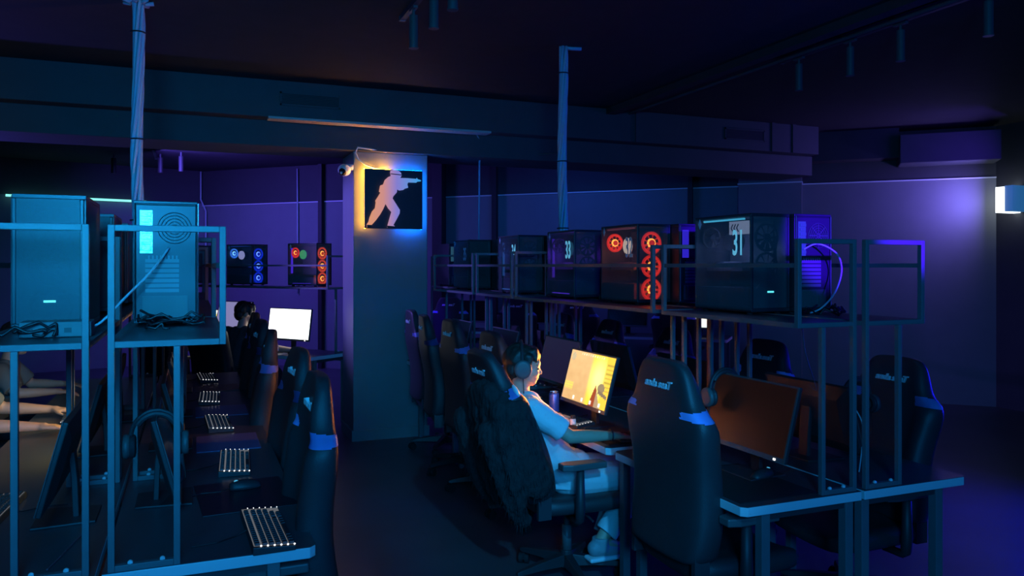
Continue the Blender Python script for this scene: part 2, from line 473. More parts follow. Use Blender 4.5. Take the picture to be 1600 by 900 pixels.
KB = {}
def keyboard(label, loc, rz, group, lit=KEYGLOW):
    if 'k' in KB: 
        return dup(KB['k'], loc, rz, label, group)
    t = thing('keyboard', label, 'keyboard', loc, rz, group)
    m = MB(); m.loft([[(-.066, y, 0), (.066, y, 0), (.066, y, .026), (-.066, y, .016)] for y in (-.215, .215)])
    m.obj('keyboard_body', BLACKP, t, bev=.003)
    g = MB()
    for q in range(6):
        x = .052-.0205*q
        g.bm.faces.new([g.bm.verts.new(Vector(p)) for p in ((x-.0125, .205, .0212+x*.0757+.0006), (x+.0105, .205, .0212+x*.0757+.0006+.0012), (x+.0105, -.205, .0212+x*.0757+.0018), (x-.0125, -.205, .0212+x*.0757+.0006))])
    g.obj('backlight', lit, t)
    g = MB()
    for q in range(6):
        x = .041-.0205*q
        for e, sz in ((-.2095, .6), (.2095, 1)): g.ell((x, e, .0245+x*.0757), (.0032*sz, .004*sz, .0025*sz), seg=8, rings=6)
    g.obj('light_spots', KEYDOT, t)
    k = MB()
    for q in range(6):
        x = .051-.0205*q - (.003 if q else 0)
        y = .202
        lens = [.019]*15+[.0]+[.019]*3 if q < 4 else ([.024]+[.019]*11+[.03]+[0]+[.019]*3 if q == 4 else [.024, .024, .024, .12, .024, .024, .024, .0, .019, .019, .019])
        for wd in lens:
            if wd == 0: y -= .008; continue
            if y-wd < -.208: break
            z = .0212+x*.0757
            k.loft([[(x-.0085, y-.0012, z), (x+.0085, y-.0012, z), (x+.0085, y-wd+.0012, z), (x-.0085, y-wd+.0012, z)],
                    [(x-.0065, y-.003, z+.009), (x+.0065, y-.003, z+.009), (x+.0065, y-wd+.003, z+.009), (x-.0065, y-wd+.003, z+.009)]])
            y -= wd+.0015
    k.obj('keycaps', BLACKP, t)['kind'] = 'stuff'
    c = MB(); c.tube([(.066, 0, .015), (.1, .01, .004), (.16, .05, .0035), (.24, .06, .0035)], .0025, 6); c.obj('cord', CABLEK, t)
    KB['k'] = t
    return t

def mouse(label, loc, rz, group=None):
    t = thing('computer_mouse', label, 'mouse', loc, rz, group)
    r = []
    for i in range(9):
        a = i/8; x = -.06+.12*a; wd = .032*math.sin(PI*(.12+.78*a))**.6; hh = .038*math.sin(PI*(.1+.75*(a*.9)))**.7
        r.append([(x, wd*math.cos(b), max(.002, hh*math.sin(b))) for b in [PI*j/8 for j in range(9)]])
    m = MB(); m.loft(r); m.obj('mouse_body', BLACKP, t, smooth=True)
    MB().cyl((.035, -.004, .027), (.035, .004, .027), .011, n=14).obj('scroll_wheel', glow('wheel_light', (.1, .6, 1.), .6), t)
    c = MB(); c.tube([(.06, 0, .008), (.1, .015, .004), (.17, .0, .0035), (.22, .03, .0035)], .002, 6); c.obj('cord', CABLEK, t)
    return t

def mousepad(label, loc, rz, sx, sy, group=None, m=CLOTHBLK):
    b = MB(); b.box(-sx/2, sx/2, -sy/2, sy/2, 0, .004)
    o = b.obj('mouse_pad', m, None, bev=.0015); o.location = loc; o.rotation_euler = (0, 0, rz)
    return tag(o, label, 'mouse pad', group)

def headset(label, loc, rot, group=None):
    t = thing('gaming_headset', label, 'headset', loc, 0, group); t.rotation_euler = rot
    m = MB(); m.tube([(0, .085*math.cos(a), .095*math.sin(a)) for a in [PI*(-.08)+PI*1.16*i/20 for i in range(21)]], .0085, 8)
    m.obj('headband', BLACKP, t)
    m = MB(); m.tube([(0, .074*math.cos(a), .078+.012+.0*a if False else .082*math.sin(a)) for a in [PI*.18+PI*.64*i/12 for i in range(13)]], .011, 8); m.obj('head_cushion', LEATHER, t)
    for s in (-1, 1):
        c = MB(); c.lathe([(.02, 0), (.04, .003), (.045, .012), (.043, .024), (.03, .026)], (0, 0, 0), 20, 'y')
        o = c.obj('ear_cup', GREYP, t, smooth=True); o.location = (0, s*.085, -.03); o.rotation_euler = (0, 0, 0 if s > 0 else PI)
        k = MB(); k.torus((0, -.006, 0), (0, 1, 0), .032, .012, 20, 8); k.obj('ear_pad', LEATHER, o)
    b = MB(); b.tube([(0, .1, -.05), (.04, .1, -.075), (.085, .085, -.08)], [.004, .003, .005], 8); b.obj('microphone', BLACKP, t)
    b = MB(); b.tube([(0, -.09, -.075), (.0, -.1, -.16), (.03, -.06, -.22), (.06, .0, -.28)], .0025, 6); b.obj('cord', CABLEK, t)
    return t

# ------------------------------------------------------------------ gaming chair (faces +X, stands on the origin)
HW = [(q, w*1.08) for q, w in [(0, .215), (.04, .235), (.14, .25), (.26, .245), (.38, .248), (.48, .262), (.545, .27), (.585, .258), (.61, .225), (.64, .2), (.7, .18), (.75, .162), (.785, .138), (.805, .095)]]
def chair_meshes():
    D = {}
    ring = []
    for hgt, w in HW:
        b = .05 if hgt < .58 else .018
        if hgt > .7: b = .006
        t = .045 if hgt < .7 else .04-(hgt-.7)*.14
        q = .066-.052*hgt
        sec = [(-.9, -q*.8), (-.5, -q), (0, -q*1.04), (.5, -q), (.9, -q*.8), (1, -q*.2), (1, t*.6+b*.5), (.9, t+b), (.72, t+b*.9), (.5, t*.9), (0, t*.8), (-.5, t*.9), (-.72, t+b*.9), (-.9, t+b), (-1, t*.6+b*.5), (-1, -q*.2)]
        bow = .03*math.sin(PI*min(1, hgt/.5)) if hgt < .5 else 0
        ring.append([(dx+bow, u*w, hgt) for u, dx in sec])
    D['back'] = MB().loft(ring).mesh('backrest')
    # side bolster tags: cloth that wraps the shoulder notch, lifted off the padded surface
    tmp = link('tmp', D['back'].copy(), LEATHER, None, sub=3); bpy.context.view_layer.update()
    ev = bpy.data.meshes.new_from_object(tmp.evaluated_get(bpy.context.evaluated_depsgraph_get())); bpy.data.objects.remove(tmp)
    for s in (1, -1):
        q = MB(); vm = {}
        for p in ev.polygons:
            c = p.center
            lo, hi = .572+.5*max(0, .03-c.x)*.3, .612+.12*max(0, c.x+.02)
            if lo < c.z < hi and s*c.y > .165 and c.x > -.034:
                vs = []
                for i in p.vertices:
                    if i not in vm: vm[i] = q.bm.verts.new(ev.vertices[i].co + ev.vertices[i].normal*.002)
                    vs.append(vm[i])
                q.bm.faces.new(vs)
        bmesh.ops.solidify(q.bm, geom=q.bm.faces[:], thickness=.0015)
        D['tag%d' % s] = q.mesh('shoulder_tag')
        for p in D['tag%d' % s].polygons: p.use_smooth = True
    # seat cushion
    rr = []
    for i, (x, w, lift) in enumerate(((-.25, .2, .02), (-.22, .24, .0), (-.1, .255, 0), (.08, .26, 0), (.2, .255, .0), (.255, .235, -.01), (.275, .2, -.03))):
        e = .035
        rr.append([(x, -w*.9, .40+max(0, -lift)), (x, 0, .395), (x, w*.9, .40), (x, w, .42), (x, w, .47+lift*.2), (x, w*.85, .495+lift), (x, w*.6, .475+lift), (x, 0, .468+lift), (x, -w*.6, .475+lift), (x, -w*.85, .495+lift), (x, -w, .47+lift*.2), (x, -w, .42)])
    D['seat'] = MB().loft(rr).mesh('seat')
    m = MB()
    for i in range(5):
        a = 2*PI*i/5+.3; c, s = math.cos(a), math.sin(a)
        u = Vector((c, s, 0)); v = Vector((-s, c, 0)); z = Vector((0, 0, 1))
        rg = []
        for r, w, z0, z1 in ((.03, .03, .07, .13), (.16, .026, .075, .115), (.29, .018, .07, .095), (.315, .014, .072, .088)):
            rg.append([u*r+v*w+z*z0, u*r+v*w*.7+z*z1, u*r-v*w*.7+z*z1, u*r-v*w+z*z0])
        m.loft(rg)
    m.cyl((0, 0, .06), (0, 0, .15), .04, .034, 16)
    D['base'] = m.mesh('star_base')
    m = MB()
    for s in (-1, 1):
        m.cyl((-.008, s*.006, .03), (-.008, s*.028, .03), .029, n=16)
    m.box(-.02, .012, -.009, .009, .025, .06); m.cyl((0, 0, .05), (0, 0, .078), .008, n=8)
    D['caster'] = m.mesh('caster')
    m = MB(); m.cyl((0, 0, .13), (0, 0, .28), .026, n=14); m.cyl((0, 0, .28), (0, 0, .38), .015, n=12); D['gas'] = m.mesh('gas_lift')
    m = MB(); m.box(-.12, .12, -.09, .09, .365, .398); m.tube([(.03, -.09, .375), (.03, -.2, .372), (.03, -.24, .365)], .006, 6); D['plate'] = m.mesh('tilt_mechanism')
    m = MB(); m.loft([[(x, y, z) for x, y in ((-.03, -.014), (.05, -.014), (.05, .014), (-.03, .014))] for z in (.39, .42)])
    m = MB(); m.tube([(0, -.1, .385), (0, -.0, .385), (0, .02, .4), (0, .025, .46), (0, .025, .66)], [.02, .02, .024, .026, .02], 8); D['armpost'] = m.mesh('armrest')
    m = MB(); m.prism([(-.11, -.035), (.08, -.045), (.13, -.03), (.13, .03), (.08, .045), (-.11, .04)], lambda a, b, z: (a, b, z), .655, .687); D['armpad'] = m.mesh('arm_pad')
    D['hinge'] = MB().box(-.27, -.2, -.012, .012, .4, .56).mesh('recline_bracket')
    return D
CH = None
def chair(label, loc, rz, group=None, recline=10., lower=0., swivel=0., baserot=0., logo=True):
    """lower: how far the gas lift is let down; swivel: seat turned on its base"""
    global CH
    if CH is None: CH = chair_meshes()
    t = thing('gaming_chair', label, 'chair', loc, rz+swivel, group)
    b = link('star_base', CH['base'], BLACKP, t, bev=.003); b.rotation_euler = (0, 0, baserot-swivel)
    for i in range(5):
        a = 2*PI*i/5+.3
        c = link('caster', CH['caster'], RUBBER, b); c.location = (.295*math.cos(a), .295*math.sin(a), 0); c.rotation_euler = (0, 0, a*2.3)
    link('gas_lift', CH['gas'], GREYP, t, smooth=True)
    z = -lower
    def up(o): o.location.z = z; return o
    up(link('tilt_mechanism', CH['plate'], DARKSTEEL, t))
    up(link('seat', CH['seat'], LEATHER, t, smooth=True, sub=1))
    bk = link('backrest', CH['back'], LEATHER, t, smooth=True, sub=2); bk.location = (-.245, 0, .47+z); bk.rotation_euler = (0, -R(recline), 0)
    for s in (1, -1):
        g = link('shoulder_tag', CH['tag%d' % s], TAGM, bk); g['label'] = 'blue shoulder tag'
    if logo:
        M = Matrix.Translation((-.0305, 0, .70)) @ Matrix.Rotation(R(3), 4, 'Y') @ Matrix(((0, 0, -1, 0), (-1, 0, 0, 0), (0, 1, 0, 0), (0, 0, 0, 1)))
        text_obj('back_lettering', 'anda seaT', M, LOGO, bk, size=.045, ext=.0035, shear=.3, bold=.0012, squash=1.05)
        M = Matrix.Translation((.042, 0, .69)) @ Matrix(((0, 0, 1, 0), (1, 0, 0, 0), (0, 1, 0, 0), (0, 0, 0, 1)))
        text_obj('front_lettering', 'anda seaT', M, LOGO, bk, size=.045, ext=.006, shear=.3, bold=.0012, squash=1.05)
    for s in (-1, 1): up(link('recline_bracket', CH['hinge'], DARKSTEEL, t)).location.y = s*.225
    for s in (-1, 1):
        a = up(link('armrest', CH['armpost'], BLACKP, t, smooth=True)); a.location.y = s*.27; a.rotation_euler = (0, 0, 0 if s > 0 else PI)
        a.location.x = -.07
        p = link('arm_pad', CH['armpad'], GREYP, a, bev=.006); p.location = (.02*s, .025, 0)
    return t
# ------------------------------------------------------------------ people (local frame: facing +X, origin on the floor under the pelvis)
from mathutils import noise as NZ
V = Vector
def hand(mb, wrist, fwd, up, thumb, curl=.35, spread=.09, scale=1.):
    """palm, four fingers of unequal length in three bent segments, and a thumb from the palm's side"""
    f = V(fwd).normalized(); up = V(up); up = (up - f*up.dot(f)).normalized(); sd = up.cross(f)*thumb    # sd points to the thumb side
    k = scale; w = V(wrist)
    mb.cap(w, w+f*.03*k, .021*k, .024*k)
    for j in range(4):                                          # palm: four metacarpal rays
        q = (1.5-j)*.0185*k
        mb.cap(w+f*.02*k+sd*q*.6, w+f*.082*k+sd*q, .0145*k, .0125*k, 10)
    for j, (ln, q) in enumerate(((.068, 1.5), (.077, .5), (.072, -.5), (.056, -1.5))):
        p = w+f*.084*k+sd*q*.0195*k; a = curl*.5
        for i, part in enumerate((.45, .31, .24)):
            a0 = a
            d = (f*math.cos(a) - up*math.sin(a) + sd*(q*spread)).normalized()
            e = p + d*ln*part*k*1.05
            mb.cap(p, e, (.0092-.001*i)*k, (.0086-.0011*i)*k, 8); p = e; a += curl
    p = w+f*.028*k+sd*.026*k
    for i, (ln, ang) in enumerate(((.04, .75), (.032, .4), (.025, .2))):
        d = (f*math.cos(ang)+sd*math.sin(ang)-up*.25).normalized(); e = p+d*ln*k
        mb.cap(p, e, (.0125-.0015*i)*k, (.0112-.0018*i)*k, 8); p = e

def head_shapes(mb, c, pitch=0., yaw=0., k=1.):
    """head about c (middle of the skull); returns the head's matrix"""
    H = Matrix.Translation(V(c)) @ Matrix.Rotation(yaw, 4, 'Z') @ Matrix.Rotation(pitch, 4, 'Y')
    e = lambda p, r: mb.ell(H @ V([v*k for v in p]), tuple(v*k for v in r), H.to_3x3(), 20, 14)
    e((-.012, 0, .02), (.095, .074, .09)); e((.03, 0, -.035), (.062, .056, .075)); e((.052, 0, -.085), (.03, .034, .024))
    e((.03, 0, -.07), (.052, .05, .03)); e((.07, 0, .02), (.024, .052, .022))
    e((.094, 0, -.03), (.016, .011, .013)); mb.cap(H @ V((.083*k, 0, .008*k)), H @ V((.094*k, 0, -.028*k)), .008*k, .011*k, 8)
    e((.079, 0, -.058), (.013, .023, .007)); e((.077, 0, -.069), (.013, .02, .008))
    for s in (-1, 1):
        e((.058, s*.034, -.03), (.03, .022, .026)); e((-.008, s*.075, -.015), (.02, .008, .03)); e((.068, s*.03, .003), (.014, .014, .01))
    return H

def person(label, loc, rz, P, skin, shirt, trousers, hairm, shoe=None, voxel=.006, hair_style='short', long_sleeve=False, hairlen=0., extra=None):
    t = thing('person', label, 'person', loc, rz)
    b = MB(); J = {k: V(v) for k, v in P.items() if isinstance(v, tuple)}
    k = P.get('k', 1.)
    pel, che, nek, hd = J['pelvis'], J['chest'], J['neck'], J['head']
    mid = (pel+che)/2 + V((P.get('slump', -.02), 0, 0))
    def torso(m, g):
        for a, c, ra, rc, wa, wc in ((pel, mid, .098, .092, .06, .05), (mid, che, .092, .1, .05, .065), (che, che*.35+nek*.65, .1, .06, .065, .07)):
            for s in (-1, 0, 1): m.cap(a+V((0, s*wa*k, 0)), c+V((0, s*wc*k, 0)), ra*k+g, rc*k+g, 14)
    torso(b, 0)
    b.cap(che*.2+nek*.8, nek*.25+hd*.75-V((.01, 0, .02)), .052*k, .047*k)
    Hm = head_shapes(b, hd, P.get('pitch', 0), P.get('yaw', 0), k)
    for s, n in ((-1, 'r'), (1, 'l')):
        sh, el, wr = J['sh_'+n], J['el_'+n], J['wr_'+n]
        b.cap(che*.3+nek*.7+V((0, s*.05*k, -.02)), sh, .055*k, .052*k)
        b.cap(sh, el, .047*k, .037*k); m_ = el*.6+wr*.4; b.cap(el, m_, .037*k, .036*k); b.cap(m_, wr, .036*k, .024*k)
        d = J.get('hd_'+n, (wr-el).normalized())
        hand(b, wr, d, P.get('up_'+n, (0, 0, 1)), -s, P.get('curl', .35), scale=k*1.02)
        hp = pel+V((.02, s*.085*k, -.01)); kn, an = J['kn_'+n], J['an_'+n]
        b.cap(hp, kn, .085*k, .058*k); c_ = kn*.65+an*.35+V((-.02, 0, 0)); b.cap(kn, c_, .056*k, .054*k); b.cap(c_, an, .054*k, .036*k)
        b.cap(an, an+V((.13*k, 0, -.05*k)), .034*k, .026*k)
    me = solidify_organic(b, voxel, 5)
    link('body', me, skin, t)
    # face: eyes and lips sit on the head
    e = MB()
    for s in (-1, 1): e.ell(Hm @ V((.0795*k, s*.03*k, -.008*k)), (.009*k, .013*k, .006*k), Hm.to_3x3(), 12, 8)
    e.obj('eyes', mat('eye', (.05, .04, .035), .2), t, smooth=True)
    e = MB()
    for s in (-1, 1): e.cap(Hm @ V((.082*k, s*.014*k, .014*k)), Hm @ V((.07*k, s*.046*k, .016*k)), .005*k, .004*k, 8)
    e.obj('eyebrows', hairm, t, smooth=True)
    # shirt
    s_ = MB(); torso(s_, .014)
    s_.cyl(che*.25+nek*.75, che*.1+nek*.9+V((0, 0, .0)), .075*k, .062*k)
    s_.cyl(pel-V((0, 0, .05)), pel+V((0, 0, .08)), .16*k, .15*k, 20)
    for s, n in ((-1, 'r'), (1, 'l')):
        sh, el, wr = J['sh_'+n], J['el_'+n], J['wr_'+n]
        s_.cap(che*.3+nek*.7+V((0, s*.05*k, -.02)), sh, .066*k, .066*k)
        if long_sleeve:
            s_.cap(sh, el, .062*k, .052*k); s_.cyl(el, el*.1+wr*.9, .05*k, .036*k)
        else: s_.cyl(sh, sh*.2+el*.8, .064*k, .066*k, 18)
    sm = solidify_organic(s_, voxel*1.15, 3)
    puff(sm, lambda c: NZ.noise(c*V((9, 14, 11)))*.008 + NZ.noise(c*22)*.003)      # folds
    link('shirt', sm, shirt, t)
    p_ = MB()
    for w in (-1, 0, 1): p_.cap(pel+V((-.02, w*.05*k, 0)), pel+V((.03, w*.05*k, .03)), .112*k, .108*k)
    for s, n in ((-1, 'r'), (1, 'l')):
        hp = pel+V((.02, s*.085*k, -.01)); kn, an = J['kn_'+n], J['an_'+n]
        p_.cap(hp, kn, .1*k, .076*k); p_.cyl(kn, kn*.12+an*.88, .074*k, .068*k, 18); p_.ell(kn, .076*k)
    pm = solidify_organic(p_, voxel*1.2, 3)
    puff(pm, lambda c: NZ.noise(c*V((12, 12, 9)))*.007)
    link('trousers', pm, trousers, t)
    for s, n in ((-1, 'r'), (1, 'l')):
        an = J['an_'+n]; q = MB()
        q.cap(an+V((-.035, 0, -.035)), an+V((.12*k, 0, -.062)), .044*k, .036*k); q.cyl(an+V((0, 0, -.05)), an+V((0, 0, .02)), .048*k, .05*k)
        sm = solidify_organic(q, .007, 2); so = link('shoe', sm, shoe or BLACKP, t)
        q = MB(); q.box(-.08, .165*k, -.042, .042, -.098, -.075, Matrix.Translation(an)); q.obj('sole', WHITEP, so, bev=.01)
    # hair
    h = MB(); hk = lambda p, r: h.ell(Hm @ V([v*k for v in p]), tuple(v*k for v in r), Hm.to_3x3(), 20, 14)
    hk((-.035, 0, .035), (.088, .082, .088)); hk((-.004, 0, .062), (.092, .078, .058)); hk((-.058, 0, -.02-hairlen*.5), (.054, .074, .066+hairlen))
    for j in range(7):
        y = -.06+.02*j
        h.cap(Hm @ V((.05*k, y*.75*k, .088*k)), Hm @ V((.086*k-abs(y)*.35, y*k, (.036+.01*(j % 2))*k)), .022*k, .007*k, 8)
    for s in (-1, 1):
        h.cap(Hm @ V((.02*k, s*.07*k, .05*k)), Hm @ V((.025*k, s*.078*k, -.01*k)), .026*k, .01*k, 8)
    hm = solidify_organic(h, .006, 2)
    Hi = Hm.inverted(); puff(hm, lambda c: NZ.noise((Hi @ c)*V((30, 60, 22)))*.007)
    link('hair', hm, hairm, t)
    return t, Hm
# ------------------------------------------------------------------ the room
FLOORM = mat('concrete_floor', (.075, .08, .09), .42, noise=.35, nscale=2.2, bump=.12, bscale=90)
CEILM = mat('black_ceiling_paint', (.035, .033, .034), .85, noise=.25, nscale=6, bump=.2, bscale=60)
WALLM = mat('grey_wall_paint', (.2, .2, .22), .75, noise=.08, nscale=5, bump=.15, bscale=120)
UPPERM = mat('dark_upper_wall_paint', (.05, .05, .055), .8, noise=.15, nscale=5)
BEAMM = mat('dark_beam_paint', (.075, .078, .085), .7, noise=.15, nscale=5, bump=.12, bscale=80)
PILM = mat('pillar_paint', (.2, .21, .23), .55, noise=.06, nscale=8, bump=.15, bscale=140)
BASEM = mat('baseboard_grey', (.2, .23, .24), .4)
POLEM = mat('black_pole_paint', (.02, .02, .022), .6)
TRIMM = mat('pale_trim', (.75, .75, .78), .4)
CZ = 3.3
CORNER = [(8.75, -4.), (8.75, 6.38), (.18, 14.66), (-9.5, 12.03), (-9.5, -4.)]
struct('floor', MB().prism(CORNER, lambda a, b, z: (a, b, z), -.1, 0), FLOORM)
struct('ceiling', MB().prism(CORNER, lambda a, b, z: (a, b, z), CZ, CZ+.1), CEILM)
def wall(name, p, q, z0, z1, m, th=.12):
    p, q = V((*p, 0)), V((*q, 0)); d = (q-p).normalized(); n = V((d.y, -d.x, 0))     # n points out of the room
    return struct(name, MB().prism([(p.x, p.y), (q.x, q.y), (q.x+n.x*th, q.y+n.y*th), (p.x+n.x*th, p.y+n.y*th)], lambda a, b, z: (a, b, z), z0, z1), m)
wall('wall_right', CORNER[0], CORNER[1], 0, CZ, UPPERM)
wall('wall_back', CORNER[1], CORNER[2], 0, 2.7, WALLM)
wall('wall_back_upper', CORNER[1], CORNER[2], 2.7, CZ, UPPERM)
wall('wall_left', CORNER[2], CORNER[3], 0, 2.74, WALLM)
wall('wall_left_upper', CORNER[2], CORNER[3], 2.74, CZ, UPPERM)
wall('wall_side', CORNER[3], CORNER[4], 0, CZ, UPPERM)
wall('wall_front', CORNER[4], CORNER[0], 0, CZ, UPPERM)
TN = [0]
def trim(mb, m, **k):
    TN[0] += 1
    return struct('trim_%d' % TN[0], mb, m, **k)
def wbox(lx0, lx1, ly0, ly1, z0, z1):                         # box in the oblique wall's own frame
    M = Matrix.Translation((*P0, 0)) @ Matrix.Rotation(R(46), 4, 'Z')
    return MB().box(lx0, lx1, ly0, ly1, z0, z1, M)
P0 = (8.75, 6.38)
ROWS['wall'] = (8.75, 6.38, R(46.))
trim(wbox(-.02, 0, 2.9, 11.92, 2.69, 2.705), TRIMM)
trim(wbox(-.02, 0, 0, 2.14, 2.69, 2.705), TRIMM)
trim(wbox(-.16, 0, 2.14, 2.91, 0, 2.78), WALLM)               # pilaster
trim(wbox(-.18, 0, 2.13, 2.92, 2.705, 2.72), TRIMM)
for ly, w in ((9.43, .07), (6.38, .07), (3.54, .06)): trim(wbox(-.09, -.01, ly-w/2, ly+w/2, 0, CZ), POLEM)
trim(wbox(-.16, -.01, 7.2, 7.36, 0, CZ), POLEM)
trim(wbox(-.42, 0, .02, 1.05, 2.86, 3.2), BEAMM, bev=.01)      # duct boxed in above the right end of the wall
trim(wbox(-.3, 0, 1.05, 2.2, 2.95, CZ), UPPERM)
# beam: a wide upper casing and a narrower lower one, carried by the pillar
trim(MB().box(-9.4, 6.85, 7.2, 8.0, 2.97, CZ), BEAMM, bev=.006)
trim(MB().box(-9.4, 6.9, 7.36, 7.98, 2.74, 2.97), BEAMM, bev=.006)
trim(MB().box(.62, 2.7, 7.15, 7.3, 2.95, 2.97), mat('ledge_painted_glow', (.55, .5, .46), .6))  # ledge coloured paler to stand for the sign's light on it
for x in (4.35, 6.15, 6.45): trim(MB().box(x, x+.05, 7.185, 7.2, 2.97, CZ), BEAMM)
trim(MB().box(4.0, 4.1, -3.9, 7.2, 3.24, CZ), CEILM)           # shallow rib along the ceiling
trim(MB().cyl((4.28, -3.9, 3.27), (4.28, 7.2, 3.27), .016), BEAMM)
pil = struct('pillar', MB().box(1.41, 2.135, 7.42, 7.98, 0, 2.74), PILM, bev=.008)
b = MB()
b.box(1.395, 2.15, 7.405, 7.42, 0, .1); b.box(1.395, 1.41, 7.42, 7.98, 0, .1); b.box(2.135, 2.15, 7.42, 7.98, 0, .1)
b.obj('baseboard', BASEM, pil)
tag(MB().tube([(-2.6, 13.82, 2.72), (-.7, 14.33, 2.72)], .018, 8).obj('light_tube', glow('cyan_tube', (.25, .95, .85), 1.3), None), 'thin cyan light tube running along the far left wall', 'light')

# ------------------------------------------------------------------ things on ceiling, beam and pillar
def vent(label, x0, x1, z0, z1):
    t = thing('vent_grille', label, 'vent', ((x0+x1)/2, 7.2, (z0+z1)/2)); w, h = (x1-x0)/2, (z1-z0)/2
    m = MB(); m.box(-w, w, -.012, 0, h-.015, h); m.box(-w, w, -.012, 0, -h, -h+.015); m.box(-w, -w+.015, -.012, 0, -h, h); m.box(w-.015, w, -.012, 0, -h, h)
    m.obj('frame', BEAMM, t)
    m = MB()
    for i in range(7): z = -h+.02+(2*h-.04)*i/6; m.box(-w+.015, w-.015, -.01, -.002, z, z+.006)
    m.obj('slats', POLEM, t)
vent('dark grille in the beam left of the lit ledge', .72, 1.25, 3.08, 3.2)
vent('dark grille near the right end of the beam', 5.5, 6.05, 3.07, 3.2)

def track(label, x, y0, y1, ys, names, group):
    t = thing('light_track', label, 'light track', (x, 0, CZ))
    m = MB(); m.box(-.018, .018, y0, y1, -.03, 0); m.obj('rail', DARKSTEEL, t)
    m = MB(); m.box(-.02, .02, y1, y1+.03, -.034, 0); m.obj('end_cap', GREYP, t)
    for y, lb in zip(ys, names):
        s = thing('ceiling_spotlight', lb, 'spotlight', (x, y, CZ-.03), 0, group)
        q = MB(); q.lathe([(.0, -.05), (.026, -.05), (.027, -.06), (.027, -.25), (.022, -.252), (.021, -.235), (0, -.235)]); q.obj('lamp_body', GREYP, s, smooth=False)
        q = MB(); q.lathe([(.0265, -.247), (.03, -.247), (.03, -.256), (.0265, -.256)]); q.obj('rim', GREYP, s)
        q = MB(); q.cyl((0, 0, -.052), (0, 0, 0), .009, n=10); q.box(-.014, .014, -.05, .05, -.016, 0); q.obj('stem', GREYP, s)
track('ceiling light track above the aisle, ends over the beam', 1.28, -1., 5.03, (4.76, 4.32, 3.97),
      ('black spotlight at the far end of the aisle light track', 'black spotlight in the middle of three on the aisle track', 'black spotlight nearest the camera on the aisle track'), 'spotlights on the aisle track')
track('ceiling light track over the right hand desks', 4.35, -1., 4.95, (4.78, 4.27, 3.84, 3.22),
      ('faint black spotlight farthest along the right track', 'spotlight with a blue sheen on the right track', 'dark spotlight between the blue one and the corner one on the right track', 'spotlight nearest the camera on the right track'), 'spotlights on the right track')
track('distant light track beyond the beam at far left', -.5, 12.0, 13.0, (), (), None)
for (x, y), lb in zip(((-1.067, 12.9), (-.43, 12.58), (-.146, 12.3)), ('distant spotlight beyond the beam, left of the cable bundle', 'distant spotlight beyond the beam just right of the cable bundle', 'distant spotlight beyond the beam nearest the thin hanging wire')):
    s = thing('ceiling_spotlight', lb, 'spotlight', (x, y, CZ), 0, 'distant spotlights beyond the beam')
    MB().cyl((0, 0, -.28), (0, 0, -.06), .035, n=14).obj('lamp_body', BLACKP, s)
    MB().cyl((0, 0, -.07), (0, 0, 0), .012, n=8).obj('stem', GREYP, s)

def bundle(label, x, y, z0, top, seed):
    rnd = random.Random(seed)
    t = thing('cable_bundle', label, 'cables', (x, y, 0))
    for k in range(7):
        a = 2*PI*k/7; pts = []
        for i in range(25):
            q = i/24; z = z0+(CZ-z0)*q
            r = .024+.007*math.sin(5*q*PI+k)+(.03*max(0, .25-q)*2 if q < .25 else 0); 
            pts.append((r*math.cos(a+q*7), r*math.sin(a+q*7), z))
        if top == 'hook' and k < 2: pts += [(.02, -.02, CZ-.012), (.06, -.03, CZ-.014), (.13, -.05, CZ-.014)]
        if top == 'fan': pts += [(.05*math.cos(a), .05*math.sin(a), CZ-.02), (.09*math.cos(a), .09*math.sin(a), CZ-.012)]
        MB().tube(pts, .012 if k else .014, 7).obj('cable', CABLEG if k % 2 else mat('blue_cable', (.4, .55, .72), .5), t, smooth=True)
    for z in (z0+.5, z0+1.0, CZ-.2): MB().torus((0, 0, z), (0, 0, 1), .042, .005, 14, 6).obj('cable_tie', BLACKP, t)
bundle('thick bundle of pale blue cables hanging over the left desks', -.31, 5.36, 1.44, 'fan', 3)
bundle('bundle of blue cables hanging behind the purple number 33 computer', 2.575, 5.3, 1.44, 'hook', 5)
def wire(name, label, pts, r, m=CABLEW, cat='cable'):
    return tag(MB().tube(pts, r, 6).obj(name, m, None, smooth=True), label, cat)
wire('hanging_wire', 'thin pale wire hanging from the beam right of the pillar', [(2.45, 7.34, 2.98), (2.62, 7.36, 2.97), (2.7, 7.38, 2.85), (2.74, 7.6, 2.73), (2.74, 7.62, 1.5)], .009)
wire('wall_wire', 'thin pale wire running down the far wall left of the pillar', [(*at('wall', -1, -.03, 9.91)[0][:2], 3.25), (*at('wall', -1, -.03, 9.9)[0][:2], 1.2)], .012)
wire('corner_wire', 'pale wire running down the far left corner of the room', [(.14, 14.55, 3.28), (.14, 14.55, 2.8), (.22, 14.5, 2.6), (.22, 14.5, .3)], .014)
wire('sign_wire', 'white wire curving from the beam to the lit sign', [(1.72, 7.38, 2.745), (1.55, 7.36, 2.76), (1.44, 7.36, 2.77), (1.42, 7.37, 2.72), (1.45, 7.38, 2.66), (1.52, 7.38, 2.61), (1.6, 7.38, 2.585), (1.66, 7.38, 2.575)], .009, WHITEP)
wire('beam_cable', 'short conduit kinked along the beam near its right half', [(3.3, 7.34, 2.8), (3.55, 7.34, 2.82), (3.55, 7.34, 2.95)], .008, GREYP)

